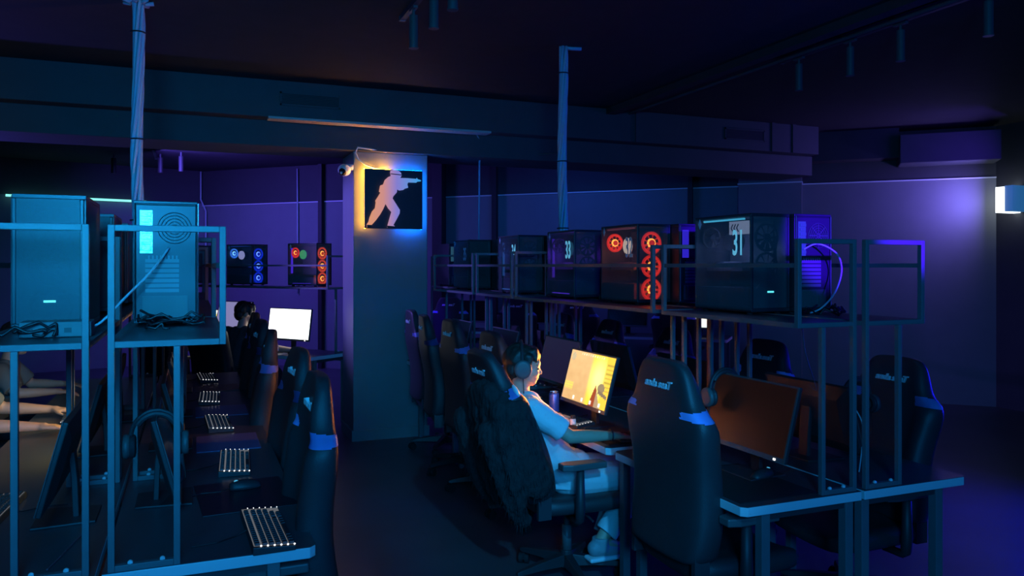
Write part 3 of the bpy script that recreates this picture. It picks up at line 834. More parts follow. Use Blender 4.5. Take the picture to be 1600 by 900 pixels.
# dome camera on the pillar's left face
t = thing('security_camera', 'white dome security camera on the pillar beside the lit sign', 'camera', (1.33, 7.44, 2.56))
m = MB(); m.cyl((.02, 0, .03), (.08, 0, .03), .03, n=16); m.ell((0, 0, 0), (.062, .062, .058)); m.obj('housing', WHITEP, t, smooth=True)
m = MB(); m.ell((-.022, -.032, -.02), (.038, .038, .038)); m.obj('lens_dome', mat('lens', (.01, .01, .012), .1), t, smooth=True)
m = MB(); m.ell((-.04, -.06, -.034), .012, seg=10, rings=8); m.obj('sensor', WHITEP, t)

# box lamp high on the right wall
t = thing('wall_lamp', 'bright white box lamp high on the right wall', 'wall lamp', (8.75, 6.1, 2.27))
m = MB(); m.box(-.28, 0, -.115, -.02, 0, .29); m.obj('housing', mat('lamp_housing', (.5, .55, .6), .4, emit=(.05, .3, .75), estr=.3), t, bev=.004)
m = MB(); m.box(-.29, -.01, -.02, .08, -.01, .28); m.obj('lens', glow('lamp_lens', (.8, .92, 1.), 3.), t, bev=.004)
m = MB(); m.box(-.02, 0, -.2, .12, .1, .2); m.obj('bracket', GREYP, t)

# ------------------------------------------------------------------ lit sign on the pillar
t = thing('lit_sign', 'square dark sign with a soldier aiming a pistol, lit orange and blue', 'sign', (1.784, 7.42, 2.2925))
pw, ph = .281, .2825
MB().box(-pw, pw, -.07, -.058, -ph, ph).obj('back_panel', mat('sign_panel', (.03, .032, .045), .4), t, bev=.002)
m = MB()
for x in (-.2, .2):
    for z in (-.2, .2): m.cyl((x, -.058, z), (x, 0, z), .008, n=8)
m.obj('standoffs', GREYP, t)
OR, BL = (1., .43, .03), (.0, .15, 1.)
m = MB(); m.box(-pw+.004, -pw+.012, -.056, -.04, -ph, ph); m.obj('orange_led_strip', glow('orange_led', OR, 55), t)
MB().box(-pw, -.03, -.056, -.04, ph-.006, ph+.002).obj('upper_led_strip', glow('upper_orange_led', OR, 110), t)
m = MB(); m.box(pw-.012, pw-.004, -.056, -.04, -ph, ph); m.box(.0, pw, -.056, -.04, ph-.006, ph+.002); m.box(.03, pw, -.056, -.04, -ph+.004, -ph+.012); m.obj('blue_led_strip', glow('blue_led', BL, 60), t)
SP = [(487, 285), (490, 262), (520, 255), (560, 262), (582, 280), (587, 305), (575, 326), (640, 325), (715, 328), (722, 318), (730, 330), (760, 338), (758, 348), (725, 353), (718, 362), (645, 363), (638, 380), (645, 410), (615, 420), (600, 432), (565, 438), (548, 428), (545, 455), (515, 490), (508, 510), (540, 560), (572, 610), (570, 640), (545, 690), (515, 745), (530, 757), (530, 770), (462, 770), (465, 745), (480, 690), (497, 630), (470, 600), (447, 560), (425, 610), (400, 655), (365, 705), (330, 745), (325, 772), (288, 772), (285, 745), (300, 720), (310, 680), (330, 630), (355, 600), (362, 550), (358, 535), (380, 500), (402, 462), (390, 455), (400, 400), (425, 390), (440, 350), (470, 322), (492, 312)]
SPm = [((x-526)/508*.5625, -(y-515)/526*.565) for x, y in SP]
fm = bpy.data.materials.new('figure_painted_led_light'); fm.use_nodes = True; nt = fm.node_tree; p = nt.nodes['Principled BSDF']
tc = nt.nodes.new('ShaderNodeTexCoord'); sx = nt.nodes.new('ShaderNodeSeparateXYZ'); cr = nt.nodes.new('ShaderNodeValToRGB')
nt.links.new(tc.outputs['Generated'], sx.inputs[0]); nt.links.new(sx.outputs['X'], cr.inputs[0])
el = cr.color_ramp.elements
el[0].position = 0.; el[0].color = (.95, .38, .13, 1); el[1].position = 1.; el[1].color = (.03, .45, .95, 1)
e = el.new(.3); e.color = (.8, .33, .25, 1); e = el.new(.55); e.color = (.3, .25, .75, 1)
nt.links.new(cr.outputs[0], p.inputs['Emission Color']); p.inputs['Emission Strength'].default_value = .75  # orange and blue LED light on the figure painted as an emission ramp
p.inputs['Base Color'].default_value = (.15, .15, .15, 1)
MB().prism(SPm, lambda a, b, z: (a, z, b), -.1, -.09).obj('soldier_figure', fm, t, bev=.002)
m = MB()
for dx, dz in ((.0, 0), (-.05, .1), (.03, -.1)): m.cyl((dx, -.09, dz), (dx, -.07, dz), .008, n=8)
m.obj('figure_pins', GREYP, t)
bt = mat('figure_boots', (.02, .02, .025), .5)
for nm, q in (('boot', [(462, 752), (532, 757), (530, 771), (462, 771)]), ('boot', [(286, 748), (328, 748), (325, 773), (288, 773)]), ('visor', [(490, 290), (584, 296), (584, 303), (490, 297)])):
    MB().prism([((x-526)/508*.5625, -(y-515)/526*.565) for x, y in q], lambda a, b, z: (a, z, b), -.104, -.1).obj(nm, bt, t)

# ------------------------------------------------------------------ desks and racks
RIGHT_L = [(2.40, 3.36), (3.44, 5.30), (5.36, 6.14), (6.22, 7.37)]
RIGHT_R = [(2.40, 3.36), (3.44, 5.30), (5.36, 7.20), (7.28, 8.66)]
LEFT = [(2.59, 3.68), (3.74, 5.50), (5.56, 7.10)]
words = ['nearest', 'second', 'third', 'farthest']
for i, (a, b) in enumerate(RIGHT_L):
    desk('right', -1, a-.01, b+.01, ('near desk of the middle row, black mouse pad at its corner', 'desk with the boy playing at the bright yellow screen', 'short desk just beyond the boy\'s desk in the middle row', 'last desk of the middle row, by the square pillar')[i], 'desks along the middle row, aisle side')
    rack('right', -1, a, b, ('steel rack over the near desk, carrying the computer numbered 31', 'steel rack carrying the computers numbered 32 and 33', 'steel rack carrying the computer numbered 34', 'steel rack of the middle row ending beside the square pillar')[i], 'racks along the middle row, aisle side')
for i, (a, b) in enumerate(RIGHT_R):
    desk('right', 1, a-.01, b+.01, ('near desk at the far right with a bare pale tabletop', 'desk behind the number 32 and 33 computers, on the row\'s far side', 'third desk on the row\'s far side, behind the number 34 computer', 'last desk on the row\'s far side, nearest the oblique back wall')[i], 'desks along the middle row, far side')
    rack('right', 1, a, b, ('empty-ended steel rack at far right with blue lit bars', 'steel rack behind the number 32 computer, holding blue lit cases', 'steel rack behind the number 34 computer', 'steel rack of the far side, nearest the oblique back wall')[i], 'racks along the middle row, far side')
for i, (a, b) in enumerate(LEFT):
    rack('left', -1, a, b, ('blue lit steel rack in the left corner, holding a front-facing computer', 'second steel rack on the left row\'s outer side', 'third steel rack on the left row\'s outer side')[i], 'racks on the left row, outer side', zt=1.03)
    rack('left', 1, a, b, ('blue lit steel rack holding the computer that shows its back', 'second steel rack on the left row\'s aisle side', 'third steel rack on the left row\'s aisle side')[i], 'racks on the left row, aisle side', zt=1.03)
desk('left', -1, 2.59, 7.1, 'long desk at the left edge where two people rest their arms', None, depth=.62)
desk('left', 1, 2.59, 7.1, 'long left desk with a receding line of lit keyboards', None, depth=.62)
desk('slant', -1, 5.7, 8.6, 'dark slanted desk under the white screen beside the pillar', None)
rack('slant', -1, 5.7, 8.6, 'rack holding the red and blue fan computers beyond the aisle', None)
for i, (a, b) in enumerate([(2.98, 4.95), (5.0, 7.1)]):
    desk('wall', -1, a, b, ('desk against the back wall under the small lit screen', 'desk against the back wall behind the three lettered chairs')[i], 'desks against the back wall', x1=-.2)

# ------------------------------------------------------------------ computers on the racks
def P_C(y, **k): return at('right', -1, -.035, y, ZSH)
G1, G2, G3, G4 = 'computers on the middle row, aisle side', 'computers on the middle row, far side', 'computers on the left row', 'computers on the slanted far row'
l, r = P_C(3.11); c31 = pc('glass sided computer numbered 31, largest of the middle row', l, r, G1, '31', numlit=True, cooler=None, strip=(.1, .7, .95), ss=1.8, inner=(.3, .45, 1., 1.4), frontlogo=True)
# small lit panel with chevrons behind 31's glass
w = -PCW/2
d31 = MB().box(w+.004, w+.006, -.203, -.05, .37, .432).obj('chevron_display', glow('chevron_panel', (.55, .7, .95), .8), c31)
m = MB()
for i in range(3):
    y = -.062-.02*i
    m.prism([(y, .401), (y-.013, .419), (y-.02, .419), (y-.007, .401), (y-.02, .383), (y-.013, .383)], lambda a, b, z: (z, a, b), w+.003, w+.0042)
m.obj('chevrons', BLACKP, d31)
MB().box(w+.0065, w+.009, -.205, -.048, .367, .435).obj('display_light_block', BLACKP, d31)  # added plate, keeps the panel's light out of the case
l, r = P_C(4.095); pc('computer numbered 32 with three red front fans', l, r, G1, '32', ring=RED, rs=13, cooler=(.9, .75, .55), cs=1.6, rear=RED, strip=(.8, .22, .3), ss=.3, inner=(1., .25, .3, .35))
l, r = P_C(4.895); pc('computer numbered 33 with a purple lit inside', l, r, G1, '33', cooler=(.03, .25, .3), cs=.6, strip=PURPLE, ss=2, sp='rear', inner=(.2, .05, 1., 3.), numlit=True)
l, r = P_C(5.865); pc('computer numbered 34 with a pale bluish glass side', l, r, G1, '34', strip=(.06, .25, .8), ss=1, sp='rear', inner=(.05, .2, 1., 1.2), numlit=True)
l, r = P_C(7.065); pc('dark computer numbered 35 at the far end by the pillar', l, r, G1, '35')
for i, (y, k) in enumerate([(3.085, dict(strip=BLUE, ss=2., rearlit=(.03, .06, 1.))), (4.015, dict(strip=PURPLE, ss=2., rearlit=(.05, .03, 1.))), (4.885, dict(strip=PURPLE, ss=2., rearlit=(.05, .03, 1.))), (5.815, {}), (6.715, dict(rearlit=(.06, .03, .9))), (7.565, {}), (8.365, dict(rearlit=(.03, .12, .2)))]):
    l, r = at('right', 1, -.19, y, ZSH)
    pc(('blue lit computer showing its back, right of number 31', 'blue lit computer showing its back between numbers 31 and 32', 'blue lit computer showing its back between numbers 32 and 33', 'dark computer showing its back behind number 33', 'computer with a violet back glow left of number 34', 'dark computer showing its back behind number 35', 'pale lit computer back at the far end beside the pillar')[i], l, r, G2, diamond=False, **k)
for i, y in enumerate((3.255, 4.3, 5.15)):
    l, r = at('left', -1, -.19, y, ZSH)
    pc(('big front-facing computer in the left corner, small lit logo', 'dark computer behind the big front-facing one at left', 'third front-facing computer down the left row')[i], l, r, G3, frontlogo=(i == 0), diamond=False)
for i, y in enumerate((3.415, 4.4, 5.2)):
    l, r = at('left', 1, -.165, y, ZSH)
    pc(('computer in the left foreground showing its ports and slots', 'second computer down the left row showing its back', 'third computer down the left row showing its back')[i], l, r, G3, rearlit=None, strip=(.1, .8, .9) if i == 0 else None, ss=1., diamond=False)
l, r = at('slant', -1, -.035, 6.245, ZSH); pc('far computer with three red front fans beside the pillar', l, r, G4, ring=(1., .08, .02), rs=12, cooler=(.05, .6, .15), cs=1.5, rear=RED, strip=(.12, .03, 1.), ss=6, sp='rear')
l, r = at('slant', -1, -.035, 7.235, ZSH); pc('far computer with three blue front fans', l, r, G4, ring=(.006, .035, 1.), rs=11, cooler=(.4, .4, .7), cs=2., rear=(.05, .25, 1.), strip=BLUE, ss=.5)
l, r = at('slant', -1, -.035, 8.2, ZSH); pc('far dark computer, partly hidden in the left corner', l, r, G4)

# ------------------------------------------------------------------ monitors
def game(u, v):
    def mixc(a, b, t): t = max(0, min(1, t)); return tuple(x+(y-x)*t for x, y in zip(a, b))
    tan, yel, hot = (.72, .42, .13), (1., .68, .06), (1., .92, .33)
    n = NZ.noise(V((u*6, v*7, 3)))*.5+NZ.noise(V((u*15, v*14, 1)))*.25
    c = mixc((.62, .36, .14), (.8, .5, .22), v*.8+.2+n*.6)
    if u > .5: c = mixc(c, yel, (u-.5)*14)
    dd = math.hypot((u-.72)/.2, (v-.55)/.4); c = mixc(c, hot, max(0, 1.25-dd)*(1 if u > .52 else .25))
    if u > .84: c = mixc(c, (.85, .55, .06), .7)
    if u > .86 and .35 < v < .86 and int(v*36) % 3 == 0: c = (.5, .36, .05)
    if u < .2 and .2 < v < .36: c = mixc(c, (.95, .75, .1), .7 if int(v*40) % 2 else .3)
    q = math.hypot((u-.08)*1.75, v-.88)
    if q < .085: c = (.42, .36, .24) if int((u+v)*50) % 2 else (.7, .55, .3)
    if .25 < u < .8 and .93 < v < .97 and int(u*60) % 3 == 0: c = (.9, .85, .6)
    if v < .42 and abs(u-.72-(.3-v)*.1) < (.42-v)*.3: c = (.32, .06, .02) if u < .74 else (.42, .28, .16)
    if (u-.83)**2*1.6+(v-.38)**2 < .009: c = (.3, .22, .12)
    if .78 < u < .97 and abs(v-(.62-u*.4)) < .035: c = (.22, .16, .1)
    for x0 in (.28, .47, .66, .86):
        if abs(u-x0) < .02 and .03 < v < .11: c = (1, .95, .8)
    return c
def desktop_page(u, v):
    if v > .95: return (.75, .8, .85)
    return (.95, .98, .93) if v > .08 else (.8, .86, .84)
def shooter(u, v):
    return (.95, .85, .62) if u < .35 else ((.95, .7, .1) if v < u*.9 else (.9, .88, .75))
PWR = glow('white_power_light', (1, .95, .85), 3.)
SCR_REFLECT = mat('off_screen_painted_reflection', (.012, .01, .009), .3, emit=(1, .35, .1), estr=.006)  # screen is off; the warm monitor's reflection is painted as faint emission
SCR_VIOLET = mat('dim_violet_screen', (.02, .02, .03), .3, emit=(.35, .3, 1.), estr=.035)
SCR_LILAC = mat('lilac_screen', (.02, .02, .03), .3, emit=(.45, .42, .85), estr=.5)
M1 = 'monitors on the middle row'; ZD = .7515
def mon(row, side, x, y, label, group, **k):
    l, r = at(row, side, x, y, ZD); return monitor(label, l, r, group, **k)
mon('right', -1, 2.21-2.505, 2.785, 'switched off monitor with a brownish sheen on the near desk', M1, screen=SCR_REFLECT, pwr=PWR)
mon('right', -1, 2.05-2.505, 3.98, 'monitor glowing yellow with a shooting game, before the boy', M1, picture=game, strength=1.35, pwr=PWR)
mon('right', -1, 2.27-2.505, 4.84, 'dim violet monitor just behind the boy\'s yellow one', M1, screen=SCR_VIOLET)
mon('right', -1, 2.2-2.505, 5.72, 'dark monitor on the short desk beyond the boy', M1)
mon('right', -1, 2.2-2.505, 6.8, 'dark monitor nearest the pillar', M1)
for i, y in enumerate((2.93, 3.93, 4.83, 5.8, 6.75)):
    mon('right', 1, -.285, y, ('monitor turned away at far right, headset on its top', 'monitor turned away behind the near middle desk', 'monitor turned away behind the boy\'s desk', 'monitor turned away behind the short desk', 'monitor turned away near the row\'s far end')[i], M1, lift=.06)
for i, y in enumerate((3.22, 4.3, 5.15)):
    mon('left', -1, -.22, y, picture=shooter if i else None, strength=6., label=('monitor in the left corner seen from its edge, dark back', 'second monitor facing the people at far left', 'third monitor facing the people at far left')[i], group='monitors on the left row', lift=.06 if i else .085, back=BLACKP)
for i, y in enumerate((3.33, 4.3, 5.2, 6.15)):
    mon('left', 1, -.217, y, ('dark monitor with a headset on its corner, left foreground', 'second dark monitor down the left aisle desks', 'third dark monitor down the left aisle desks', 'fourth dark monitor down the left aisle desks')[i], 'monitors on the left row', lift=.05)
mon('slant', -1, -.33, 6.27, 'blazing white monitor beside the pillar', 'monitors of the slanted far row', picture=desktop_page, strength=3., W=.62, H=.34, lift=.12, tilt=R(8), pwr=PWR)
mon('slant', -1, -.3, 7.2, 'lilac tinted monitor behind the seated silhouette', 'monitors of the slanted far row', screen=SCR_LILAC, lift=.2)
mon('slant', -1, -.32, 7.72, 'bright yellow and white monitor glimpsed through the left rack', 'monitors of the slanted far row', picture=shooter, strength=1.5, lift=.1)
mon('wall', -1, -.5, 3.36, 'small bright screen glimpsed far behind the middle row', 'monitors against the back wall', picture=desktop_page, strength=1.1, lift=.1, W=.3, H=.24)
for i, y in enumerate((4.3, 5.6, 6.6)):
    mon('wall', -1, -.5, y, ('dark monitor on the wall desk next to the small bright screen', 'dark monitor on the wall desk behind the middle lettered chair', 'dark monitor on the wall desk behind the far lettered chair')[i], 'monitors against the back wall')

# ------------------------------------------------------------------ keyboards, mice, pads, headsets, small things
K1, K2 = 'lit keyboards along the left aisle desks', 'lit keyboards on the middle row'
for (x, y, a), lb in zip(((.235, 2.79, 2), (.18, 3.79, -3), (.14, 4.76, 2), (.11, 5.68, -2), (.11, 6.72, 3)),
    ('white lit keyboard nearest the blue desk edge', 'white lit keyboard beyond the foreground mouse pad', 'third white lit keyboard down the left aisle desks', 'fourth white lit keyboard down the left aisle desks', 'farthest white lit keyboard on the left aisle desks')):
    keyboard(lb, (x, y, ZD), PI+R(a), K1)
for (x, y, a), lb in zip(((2.08, 3.13, 4), (2.0, 4.12, 12), (2.12, 5.0, -3), (2.1, 5.85, 0), (2.1, 6.85, 0)),
    ('lit keyboard half hidden by the near chair', 'lit keyboard under the boy\'s left hand', 'lit keyboard before the dim violet monitor', 'lit keyboard on the short desk beyond the boy', 'lit keyboard on the last middle row desk')):
    keyboard(lb, (x, y, ZD), R(a), K2)
keyboard('lit keyboard by the left edge, seen through the corner rack', (-.68, 3.35, ZD), R(-4), 'lit keyboards at far left')
keyboard('lit keyboard under the arms of the people at far left', (-.64, 5.3, ZD), R(3), 'lit keyboards at far left')
l, r = at('slant', -1, -.44, 6.5, ZD); keyboard('lit keyboard before the blazing white monitor', l, r, 'lit keyboards of the slanted row')
mousepad('black mouse pad on the corner of the near middle desk', (2.125, 2.685, ZD), 0, .38, .5)
mousepad('dark mouse pad in the left foreground beyond the nearest keyboard', (.19, 3.27, ZD), R(4), .34, .44, None, mat('pad_sheen', (.014, .014, .022), .35))
mousepad('mouse pad with a painted violet sheen by the third lit keyboard', (.17, 4.28, ZD), R(0), .3, .38, None, mat('pad_painted_sheen', (.12, .12, .3), .4))  # violet reflection put into the pad's base colour
mousepad('mouse pad with a painted violet sheen by the fourth lit keyboard', (.17, 5.22, ZD), R(0), .3, .36, None, mat('pad_painted_sheen', (.12, .12, .3), .4))
mousepad('brownish mouse pad before the farthest left keyboards', (.17, 6.2, ZD), R(0), .3, .34, None, mat('pad_brown', (.14, .1, .1), .5))
mousepad('black mouse pad under the boy\'s right hand', (2.1, 3.6, ZD), 0, .3, .24)
ms = mouse('mouse with a blue wheel on the near middle desk pad', (2.26, 2.7, ZD+.004), R(10), 'mice'); 
mouse('mouse under the boy\'s right hand', (2.085, 3.5, ZD+.004), R(3), 'mice')
mouse('mouse on the dark pad in the left foreground', (.2, 3.36, ZD+.004), PI+R(10), 'mice')
mouse('pale edged mouse at far right beyond the boy\'s wrist', (2.3, 3.62, ZD), R(-60), 'mice')
def hang(label, x, y, ztop, rz=PI/2): headset(label, (x, y, ztop-.082), (0, 0, rz), 'headsets hung on monitors')
hang('blue lit headset hung on a monitor in the left foreground', -.122, 3.17, ZD+.05+.312)
hang('headset hung on the turned away monitor at far right', 2.872, 2.78, ZD+.06+.312)
hang('headset hung on the far corner of the switched off monitor', 2.288, 2.99, ZD+.105+.312)
t = thing('drink_can', 'blue and silver drink can beside the boy\'s yellow screen', 'can', (2.03, 4.3, ZD))
m = MB(); m.lathe([(.024, 0), (.03, .008), (.031, .012), (.031, .128), (.026, .142)]); m.obj('can_body', mat('can_blue', (.16, .22, .75), .3, .5, noise=.5, nscale=9), t, smooth=True)
m = MB(); m.lathe([(.0265, .14), (.027, .146), (.0245, .146), (.024, .14)]); m.cyl((0, 0, .139), (0, 0, .1405), .025, n=20); m.obj('lid', mat('aluminium', (.85, .86, .88), .25, 1.), t)
m = MB(); m.box(-.004, .014, -.006, .006, .1405, .142); m.obj('pull_tab', MATS['aluminium'], t)
t = thing('small_bottle', 'small white bottle with a dark cap before the yellow screen', 'bottle', (1.985, 3.955, ZD))
m = MB(); m.lathe([(.015, 0), (.017, .004), (.017, .042), (.012, .048)]); m.obj('bottle_body', WHITEP, t, smooth=True)
m = MB(); m.lathe([(.0125, .047), (.0125, .066), (.0, .067)][:2]); m.obj('cap', BLACKP, t)
t = thing('junction_box', 'flat grey box on the shelf before the left corner computer', 'box', (-.395, 2.85, ZSH))
MB().box(-.1, .1, -.05, .05, 0, .05).obj('box_body', GREYP, t, bev=.004)
m = MB()
for i in range(4): m.box(-.08+.035*i, -.06+.035*i, -.052, -.05, .015, .03)
m.obj('sockets', BLACKP, t)
def clutter(label, cx, cy, z, n, seed, spread=(.11, .08)):
    rnd = random.Random(seed); t = thing('cable_tangle', label, 'cables', (cx, cy, z))
    for k in range(n):
        pts = []; x, y = rnd.uniform(-1, 1)*spread[0], rnd.uniform(-1, 1)*spread[1]; a = rnd.uniform(0, 6.28)
        for i in range(9):
            pts.append((max(-spread[0], min(spread[0], x)), max(-spread[1], min(spread[1], y)), .006+.035*abs(math.sin(i*.9+k))*rnd.random()+.004*k)); a += rnd.uniform(-1, 1); x += .035*math.cos(a); y += .035*math.sin(a)
        sm = []
        for i in range(len(pts)-1):
            for q in range(4): sm.append(V(pts[i]).lerp(V(pts[i+1]), q/4))
        MB().tube(sm, .0045, 6).obj('cable', CABLEK, t, smooth=True)
clutter('tangle of black cables under the back-facing computer at left', -.07, 3.06, ZSH, 9, 1)
clutter('loose black cables before the left corner computer', -.47, 2.72, ZSH, 5, 2, (.08, .07))
clutter('black cables on the shelf behind the blue lit far right computer', 2.68, 2.72, ZSH, 6, 4, (.1, .1))
clutter('black cables on the shelf beside number 31', 2.4, 3.9+.45, ZSH, 3, 6, (.02, .02))
def arc(pts, n=28):
    pts = [V(p) for p in pts]; out = []
    for i in range(len(pts)-1):
        p0, p1, p2, p3 = pts[max(0, i-1)], pts[i], pts[i+1], pts[min(len(pts)-1, i+2)]
        for q in range(n//4):
            s = q/(n//4); out.append(.5*((2*p1)+(p2-p0)*s+(2*p0-5*p1+4*p2-p3)*s*s+(3*p1-3*p2+p3-p0)*s**3))
    return out+[pts[-1]]
wire('network_cable', 'white cable looping out behind the blue lit computer at right', arc([(2.63, 2.86, ZSH+.3), (2.68, 2.82, ZSH+.325), (2.76, 2.79, ZSH+.28), (2.79, 2.79, ZSH+.2), (2.75, 2.79, ZSH+.1), (2.68, 2.8, ZSH+.03), (2.63, 2.82, ZSH+.006)]), .004, CABLEW)
wire('network_cable', 'pale cable sweeping from the back-facing left computer to the gap', arc([(-.08, 3.19, ZSH+.29), (-.14, 3.12, ZSH+.2), (-.22, 3.08, ZSH+.11), (-.29, 3.04, ZSH+.03), (-.34, 3.0, ZSH+.006)]), .0045, CABLEW)
wire('power_cable', 'thin reddish cable on the left corner desk', arc([(-.33, 3.0, ZD+.012), (-.36, 2.9, ZD+.004), (-.38, 2.78, ZD+.004), (-.4, 2.68, ZD+.004)]), .003, mat('red_cable', (.3, .08, .1), .5))
wire('power_cable', 'thin cable dangling under the rack beside number 31', arc([(2.4, 2.62, ZSH-.03), (2.42, 2.62, ZSH-.15), (2.46, 2.6, ZSH-.3), (2.44, 2.62, ZD+.4)]), .002, GREYP)
wire('power_cable', 'pale cable dangling behind the far right rack posts', arc([(2.78, 2.74, ZD+.3), (2.82, 2.7, ZD+.2), (2.78, 2.66, ZD+.1), (2.7, 2.6, ZD+.006)]), .003, CABLEW)

# ------------------------------------------------------------------ chairs
def ch(row, side, x, y, label, group, **k):
    l, r = at(row, side, x, y); return chair(label, l, r, group, **k)
c1 = 'chairs along the middle row, aisle side'
ch('right', -1, 2.08-2.505, 2.79, 'big dark chair in the foreground, lettered back turned to us', c1, recline=1, baserot=.35)
boyc = chair('chair the boy sits in, draped with a black fur jacket', (1.85, 3.76, 0), 0, c1, recline=19, lower=.0, baserot=.5)
ch('right', -1, 2.1-2.505, 4.72, 'dark lettered chair just behind the boy\'s head', c1, recline=6, lower=.03)
ch('right', -1, 2.05-2.505, 5.45, 'violet sided chair, second beyond the boy', c1, recline=5, lower=.0, baserot=.2)
ch('right', -1, 2.04-2.505, 6.05, 'chair pulled out two places beyond the boy, star base showing', c1, recline=6, swivel=R(-8), baserot=.6)
ch('right', -1, 2.13-2.505, 6.8, 'dark chair nearest the square pillar', c1, recline=6, swivel=R(-4))
for i, y in enumerate((2.97, 3.95, 4.95, 5.92, 6.85)):
    ch('right', 1, 3.0*-1+2.505, y, ('chair at far right behind the bare tabletop, lettered front', 'second chair on the row\'s far side, behind the off monitor', 'third chair on the far side, letters seen under number 32', 'fourth chair on the far side, letters seen under number 33', 'last chair on the far side of the middle row')[i], 'chairs on the far side of the middle row', recline=8, lower=.07)
for i, (y, dx, sw) in enumerate(((3.0, 0, 0), (3.98, .03, 3), (4.95, -.02, -4), (5.9, .0, 4), (6.8, .02, 0))):
    ch('left', 1, -(.2+dx+.255), y, ('nearest chair on the left aisle, bright blue tag on its shoulder', 'second chair on the left aisle, just behind the nearest one', 'third chair on the left aisle, faint pair of tags', 'fourth chair on the left aisle', 'last chair on the left aisle, nearest the pillar')[i], 'chairs along the left aisle', recline=2 if i else 0, swivel=R(sw), lower=(.015, .02, 0, 0, 0)[i])
ch('left', -1, -.9, 5.15, 'chair of the nearer person at the left edge', 'chairs at the left edge', recline=10)
ch('left', -1, -1.0, 6.35, 'chair of the person in the grey shirt at the left edge', 'chairs at the left edge', recline=10)
ch('slant', -1, -.86, 6.5, 'chair of the person at the blazing white screen', 'chairs of the slanted far row', recline=10)
ch('slant', -1, -.7, 7.6, 'dark chair left of the seated silhouette', 'chairs of the slanted far row', recline=6)
for i, y in enumerate((6.72, 5.72, 4.86, 3.62)):
    ch('wall', -1, -.58, y, ('lettered chair at the back wall, just right of the pillar', 'lettered chair at the back wall under the number 34 computer', 'lettered chair at the back wall under the purple computer', 'dark chair at the back wall in front of the small bright screen')[i], 'chairs at the back wall', recline=4, lower=.05)
# ------------------------------------------------------------------ people
SKIN = mat('skin', (.62, .36, .25), .5, bump=.08, bscale=300)
HAIR = mat('black_hair', (.022, .016, .013), .5, bump=.5, bscale=150)
WSHIRT = mat('white_tee', (.78, .79, .8), .8, bump=.25, bscale=120)
GSHIRT = mat('grey_olive_shirt', (.2, .2, .18), .85, bump=.25, bscale=120)
DSHIRT = mat('dark_shirt', (.06, .065, .07), .85)
LPANTS = mat('pale_trousers', (.66, .68, .7), .8, bump=.25, bscale=100)
DPANTS = mat('dark_trousers', (.04, .045, .06), .8)
SHOE = mat('grey_trainers', (.3, .32, .34), .6)
# the boy: origin under his pelvis (1.84, 3.76)
X0, Y0 = 1.84, 3.76
L = lambda x, y, z: (x-X0, y-Y0, z)
boy, HM = person('boy in a white tee shirt and headphones leaning back at the yellow screen', (X0, Y0, 0), 0, dict(
    pelvis=L(1.85, 3.76, .555), chest=L(1.64, 3.76, .86), neck=L(1.57, 3.76, 1.0), head=L(1.6, 3.76, 1.14), pitch=R(6), yaw=R(-20), k=.93, slump=-.035,
    sh_r=L(1.57, 3.585, .945), el_r=L(1.75, 3.515, .805), wr_r=L(1.985, 3.5, .795), hd_r=(1, 0, -.13), curl=.3,
    sh_l=L(1.57, 3.935, .945), el_l=L(1.73, 4.03, .81), wr_l=L(1.92, 4.05, .8), hd_l=(1, .1, -.15),
    kn_r=L(2.27, 3.655, .53), an_r=L(2.0, 3.66, .205), kn_l=L(2.27, 3.87, .53), an_l=L(2.1, 3.83, .13)),
    SKIN, WSHIRT, LPANTS, HAIR, SHOE, voxel=.005)
h = Matrix.Translation((X0, Y0, 0)) @ HM
t = headset('black headphones with a blue cup worn by the boy', (0, 0, 0), (0, 0, 0))
t.matrix_world = h @ Matrix.Translation((-.012, 0, .022)) @ Matrix.Rotation(R(-8), 4, 'Y') @ Matrix.Diagonal((1, .98, 1.08, 1))
bt = MB(); bt.torus((2.0-.03-X0, 3.5-Y0, .797), (1, 0, -.05), .029, .0035, 20, 6); bt.obj('wristband', BLACKP, boy)

person('person in a grey olive shirt at the left edge, arms on the desk', (-1.25, 6.38, 0), 0, dict(
    pelvis=(0, 0, .55), chest=(.03, 0, .84), neck=(.06, 0, 1.0), head=(.12, 0, 1.15), pitch=R(14), k=.95,
    sh_r=(.05, -.18, .94), el_r=(.16, -.24, .8), wr_r=(.38, -.2, .795), hd_r=(1, .1, -.1), sh_l=(.05, .18, .94), el_l=(.16, .25, .8), wr_l=(.38, .18, .795), hd_l=(1, -.2, -.1),
    kn_r=(.43, -.12, .53), an_r=(.38, -.12, .09), kn_l=(.43, .12, .53), an_l=(.38, .12, .09)), SKIN, GSHIRT, DPANTS, HAIR, voxel=.007)
person('nearer person at the left edge, bare forearms reaching to a keyboard', (-1.17, 5.12, 0), 0, dict(
    pelvis=(0, 0, .55), chest=(-.02, 0, .86), neck=(-.02, 0, 1.03), head=(.02, 0, 1.18), pitch=R(8),
    sh_r=(0, -.19, .97), el_r=(.14, -.27, .82), wr_r=(.4, -.26, .795), hd_r=(1, .1, -.1), sh_l=(0, .19, .97), el_l=(.13, .3, .82), wr_l=(.38, .3, .795), hd_l=(1, -.1, -.1),
    kn_r=(.43, -.12, .53), an_r=(.4, -.12, .09), kn_l=(.43, .12, .53), an_l=(.4, .12, .09)), SKIN, GSHIRT, DPANTS, HAIR, voxel=.007)
l, r = at('slant', -1, -.83, 6.5)
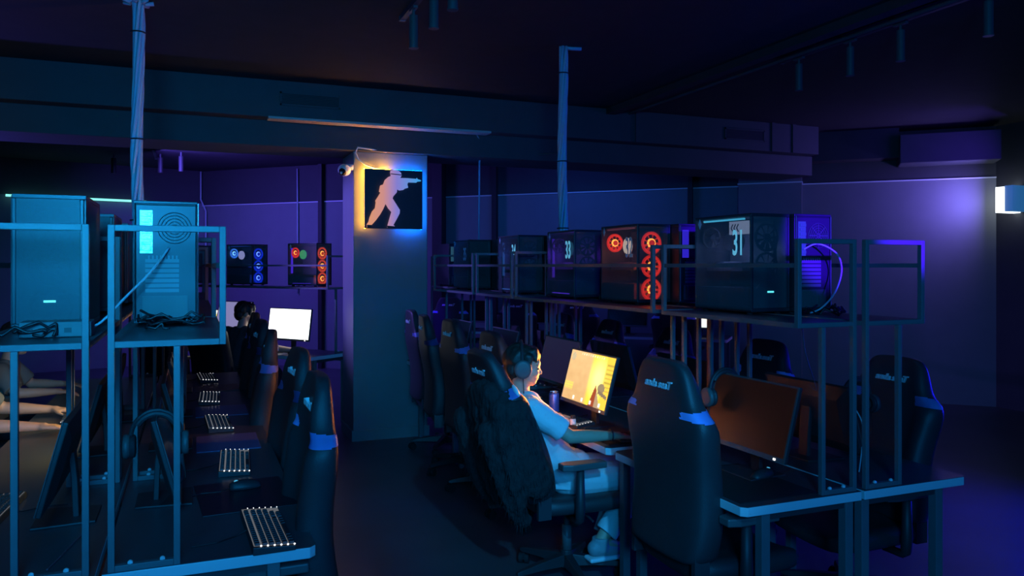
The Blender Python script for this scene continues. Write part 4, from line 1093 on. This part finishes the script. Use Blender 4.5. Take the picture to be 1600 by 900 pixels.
person('dark silhouetted person seated before the blazing white screen', l, r, dict(
    pelvis=(0, 0, .55), chest=(.06, 0, .86), neck=(.1, 0, 1.03), head=(.15, 0, 1.17), pitch=R(10), yaw=R(-25),
    sh_r=(.08, -.19, .97), el_r=(.2, -.32, .82), wr_r=(.38, -.4, .795), hd_r=(1, -.2, -.1), sh_l=(.08, .19, .97), el_l=(.2, .28, .82), wr_l=(.42, .12, .795), hd_l=(1, -.2, -.1),
    kn_r=(.43, -.12, .53), an_r=(.4, -.12, .09), kn_l=(.43, .12, .53), an_l=(.4, .12, .09)), SKIN, DSHIRT, DPANTS, HAIR, voxel=.008)
l, r = at('slant', -1, -.42, 6.09, ZD); mouse('mouse under the silhouetted person\'s hand', l, r, 'mice')

# jacket over the boy's chair back, in the frame of that backrest
BK = Matrix.Translation((1.85-.245, 3.76, .47)) @ Matrix.Rotation(-R(19), 4, 'Y')
jt = thing('fur_jacket', 'black fur jacket draped over the back of the boy\'s chair', 'jacket', (1.5, 3.76, 0))
TJ = Matrix.Translation((-1.5, -3.76, 0)) @ BK
m = MB()
for z, w, dd in ((.6, .2, -.05), (.53, .27, -.065), (.42, .29, -.085), (.3, .29, -.095), (.2, .29, -.1), (.1, .27, -.1)):
    for u in (-1, -.6, -.2, .2, .6, 1):
        m.ell(TJ @ V((dd-.01-.02*(1-abs(u)), u*w*(.86 if u < 0 else .78), z-.07*max(0, u+.3)*(z > .35))), (.045, .07, .08), seg=12, rings=8)
for s in (-1, 1):
    for z in (.14, .19, .24, .29, .34, .39, .44, .5) if s < 0 else (.2, .25, .3, .35, .4): m.ell(TJ @ V((.0, s*.285, z)), (.085, .038, .08), seg=12, rings=8)
    if s < 0: m.ell(TJ @ V((.0, s*.22, .585)), (.06, .05, .04), seg=12, rings=8)
    m.cap(TJ @ V((-.13, s*.2, .45)), TJ @ V((-.14, s*.22, .08)), .06, .05)       # sleeves
    m.cap(TJ @ V((-.14, s*.22, .08)), TJ @ V((-.11, s*.2, -.03)), .05, .042)
jm = solidify_organic(m, .009, 10)
puff(jm, lambda c: NZ.noise(c*V((75, 75, 26)))*.009+NZ.noise(c*V((16, 16, 5)))*.012)
FUR = mat('black_fur', (.014, .017, .018), .9, bump=.9, bscale=120, noise=.5, nscale=60)
link('jacket_shell', jm, FUR, jt)
fr = MB(); rnd = random.Random(4)
pv = [(v.co.copy(), v.normal.copy()) for v in jm.vertices]
for k in range(2200):
    p, n = rnd.choice(pv)
    tip = p + n*rnd.uniform(.006, .016) + V((rnd.uniform(-.006, .006), rnd.uniform(-.006, .006), -rnd.uniform(.02, .045)))
    sd = n.cross(V((0, 0, 1)))
    if sd.length < .1: continue
    sd = sd.normalized()*.0022
    fr.bm.faces.new([fr.bm.verts.new(q) for q in (p-sd, p+sd, tip)])
fo = fr.obj('fur_tufts', FUR, jt); fo['kind'] = 'stuff'
m = MB(); m.ell((0, 0, 0), (.012, .022, .035), seg=12, rings=8); o = m.obj('white_patch', WHITEP, jt, smooth=True); o.location = TJ @ V((.045, -.25, .6)); o.rotation_euler = (R(-35), R(-20), 0)
o['label'] = 'white patch on the shoulder'

# ------------------------------------------------------------------ light
def area(name, loc, target, size, power, col, spread=180, sy=None):
    d = bpy.data.lights.new(name, 'AREA'); d.energy = power; d.color = col; d.size = size; d.spread = R(spread)
    if sy: d.shape = 'RECTANGLE'; d.size_y = sy
    o = bpy.data.objects.new(name, d); COL.objects.link(o); o.location = loc
    o.rotation_euler = (V(target)-V(loc)).to_track_quat('-Z', 'Y').to_euler(); return o
def spot(name, loc, target, power, col, ang, blend=.6, rad=.05):
    d = bpy.data.lights.new(name, 'SPOT'); d.energy = power; d.color = col; d.spot_size = R(ang); d.spot_blend = blend; d.shadow_soft_size = rad
    o = bpy.data.objects.new(name, d); COL.objects.link(o); o.location = loc
    o.rotation_euler = (V(target)-V(loc)).to_track_quat('-Z', 'Y').to_euler(); return o
def point(name, loc, power, col, rad=.1):
    d = bpy.data.lights.new(name, 'POINT'); d.energy = power; d.color = col; d.shadow_soft_size = rad
    o = bpy.data.objects.new(name, d); COL.objects.link(o); o.location = loc; return o
area('key_cyan', (-.2, -1.4, 2.3), (.3, 3., 1.1), .7, 92, (.01, .38, 1.))
area('left_cyan', (-.5, .75, 2.05), (-.25, 2.6, 1.85), .4, 7.5, (.01, .42, 1.), 60)
area('fill_blue', (.8, -2.8, 3.0), (.8, 5., 1.2), 3., 22, (.03, .18, 1.), 110)
spot('boy_blue', (.6, -.6, 2.9), (1.78, 3.6, .64), 430, (.03, .44, 1.), 22, .7)
spot('right_blue', (2.85, -2.5, 2.4), (2.8, 2.85, 1.80), 8000, (.05, .0, 1.), 5.4, .4)
area('added_floor_blue', (5.6, 3.2, 1.1), (2.8, 3.2, 0), .6, 34, (.01, .01, 1.))  # added light with no known lamp, brightens the floor under the desks
area('floor_blue_right', (6.4, 1.0, 2.6), (4.6, 2.4, 0), .8, 9, (.01, .005, 1.))
area('wall_violet_left', (-.2, 11.6, 3.0), (1.6, 13., 1.6), 1.2, 95, (.14, .09, 1.))
spot('pillar_violet', (-.9, 8.9, 2.5), (1.41, 7.7, 1.75), 420, (.2, .14, 1.), 42, .7)
spot('beam_violet_left', (-2.6, 8.8, 1.6), (-1.8, 7.8, 2.8), 90, (.12, .1, 1.), 90, .8)
area('wall_blue_middle', (4.2, 9.0, 3.2), (5., 10.4, 1.5), 1.2, 17, (.03, .14, 1.))
area('wall_violet_right', (7.9, 5.6, 2.9), (7.2, 7.5, 2.3), .8, 6, (.13, .05, 1.), 140)
area('box_lamp_glow', (8.38, 6.2, 2.42), (7.7, 7.0, 2.42), .12, 14, (.24, .18, 1.))
area('screen_glow', (2.07, 3.98, 1.03), (1.5, 3.85, 1.12), .45, 20, (1., .3, .05), 110, .28)
W = bpy.data.worlds.new('world'); SC.world = W; W.use_nodes = True
W.node_tree.nodes['Background'].inputs[0].default_value = (.02, .06, .16, 1); W.node_tree.nodes['Background'].inputs[1].default_value = .05

# ------------------------------------------------------------------ camera
cd = bpy.data.cameras.new('camera'); cam = bpy.data.objects.new('camera', cd); COL.objects.link(cam)
F = 1225.
cd.sensor_fit = 'HORIZONTAL'; cd.sensor_width = 36; cd.lens = 36*F/1600
cam.location = (0, 0, 1.66); cam.rotation_euler = (PI/2, 0, -math.atan(500/F))
cd.shift_y = (415-450)/1600
cd.clip_start = .02
SC.camera = cam
SC.view_settings.view_transform = 'Standard'; SC.view_settings.look = 'None'; SC.view_settings.exposure = 0.; SC.view_settings.gamma = 1.
SC.view_settings.use_curve_mapping = False
SC.cycles.use_denoising = True
SC.cycles.max_bounces = 6; SC.cycles.transparent_max_bounces = 12
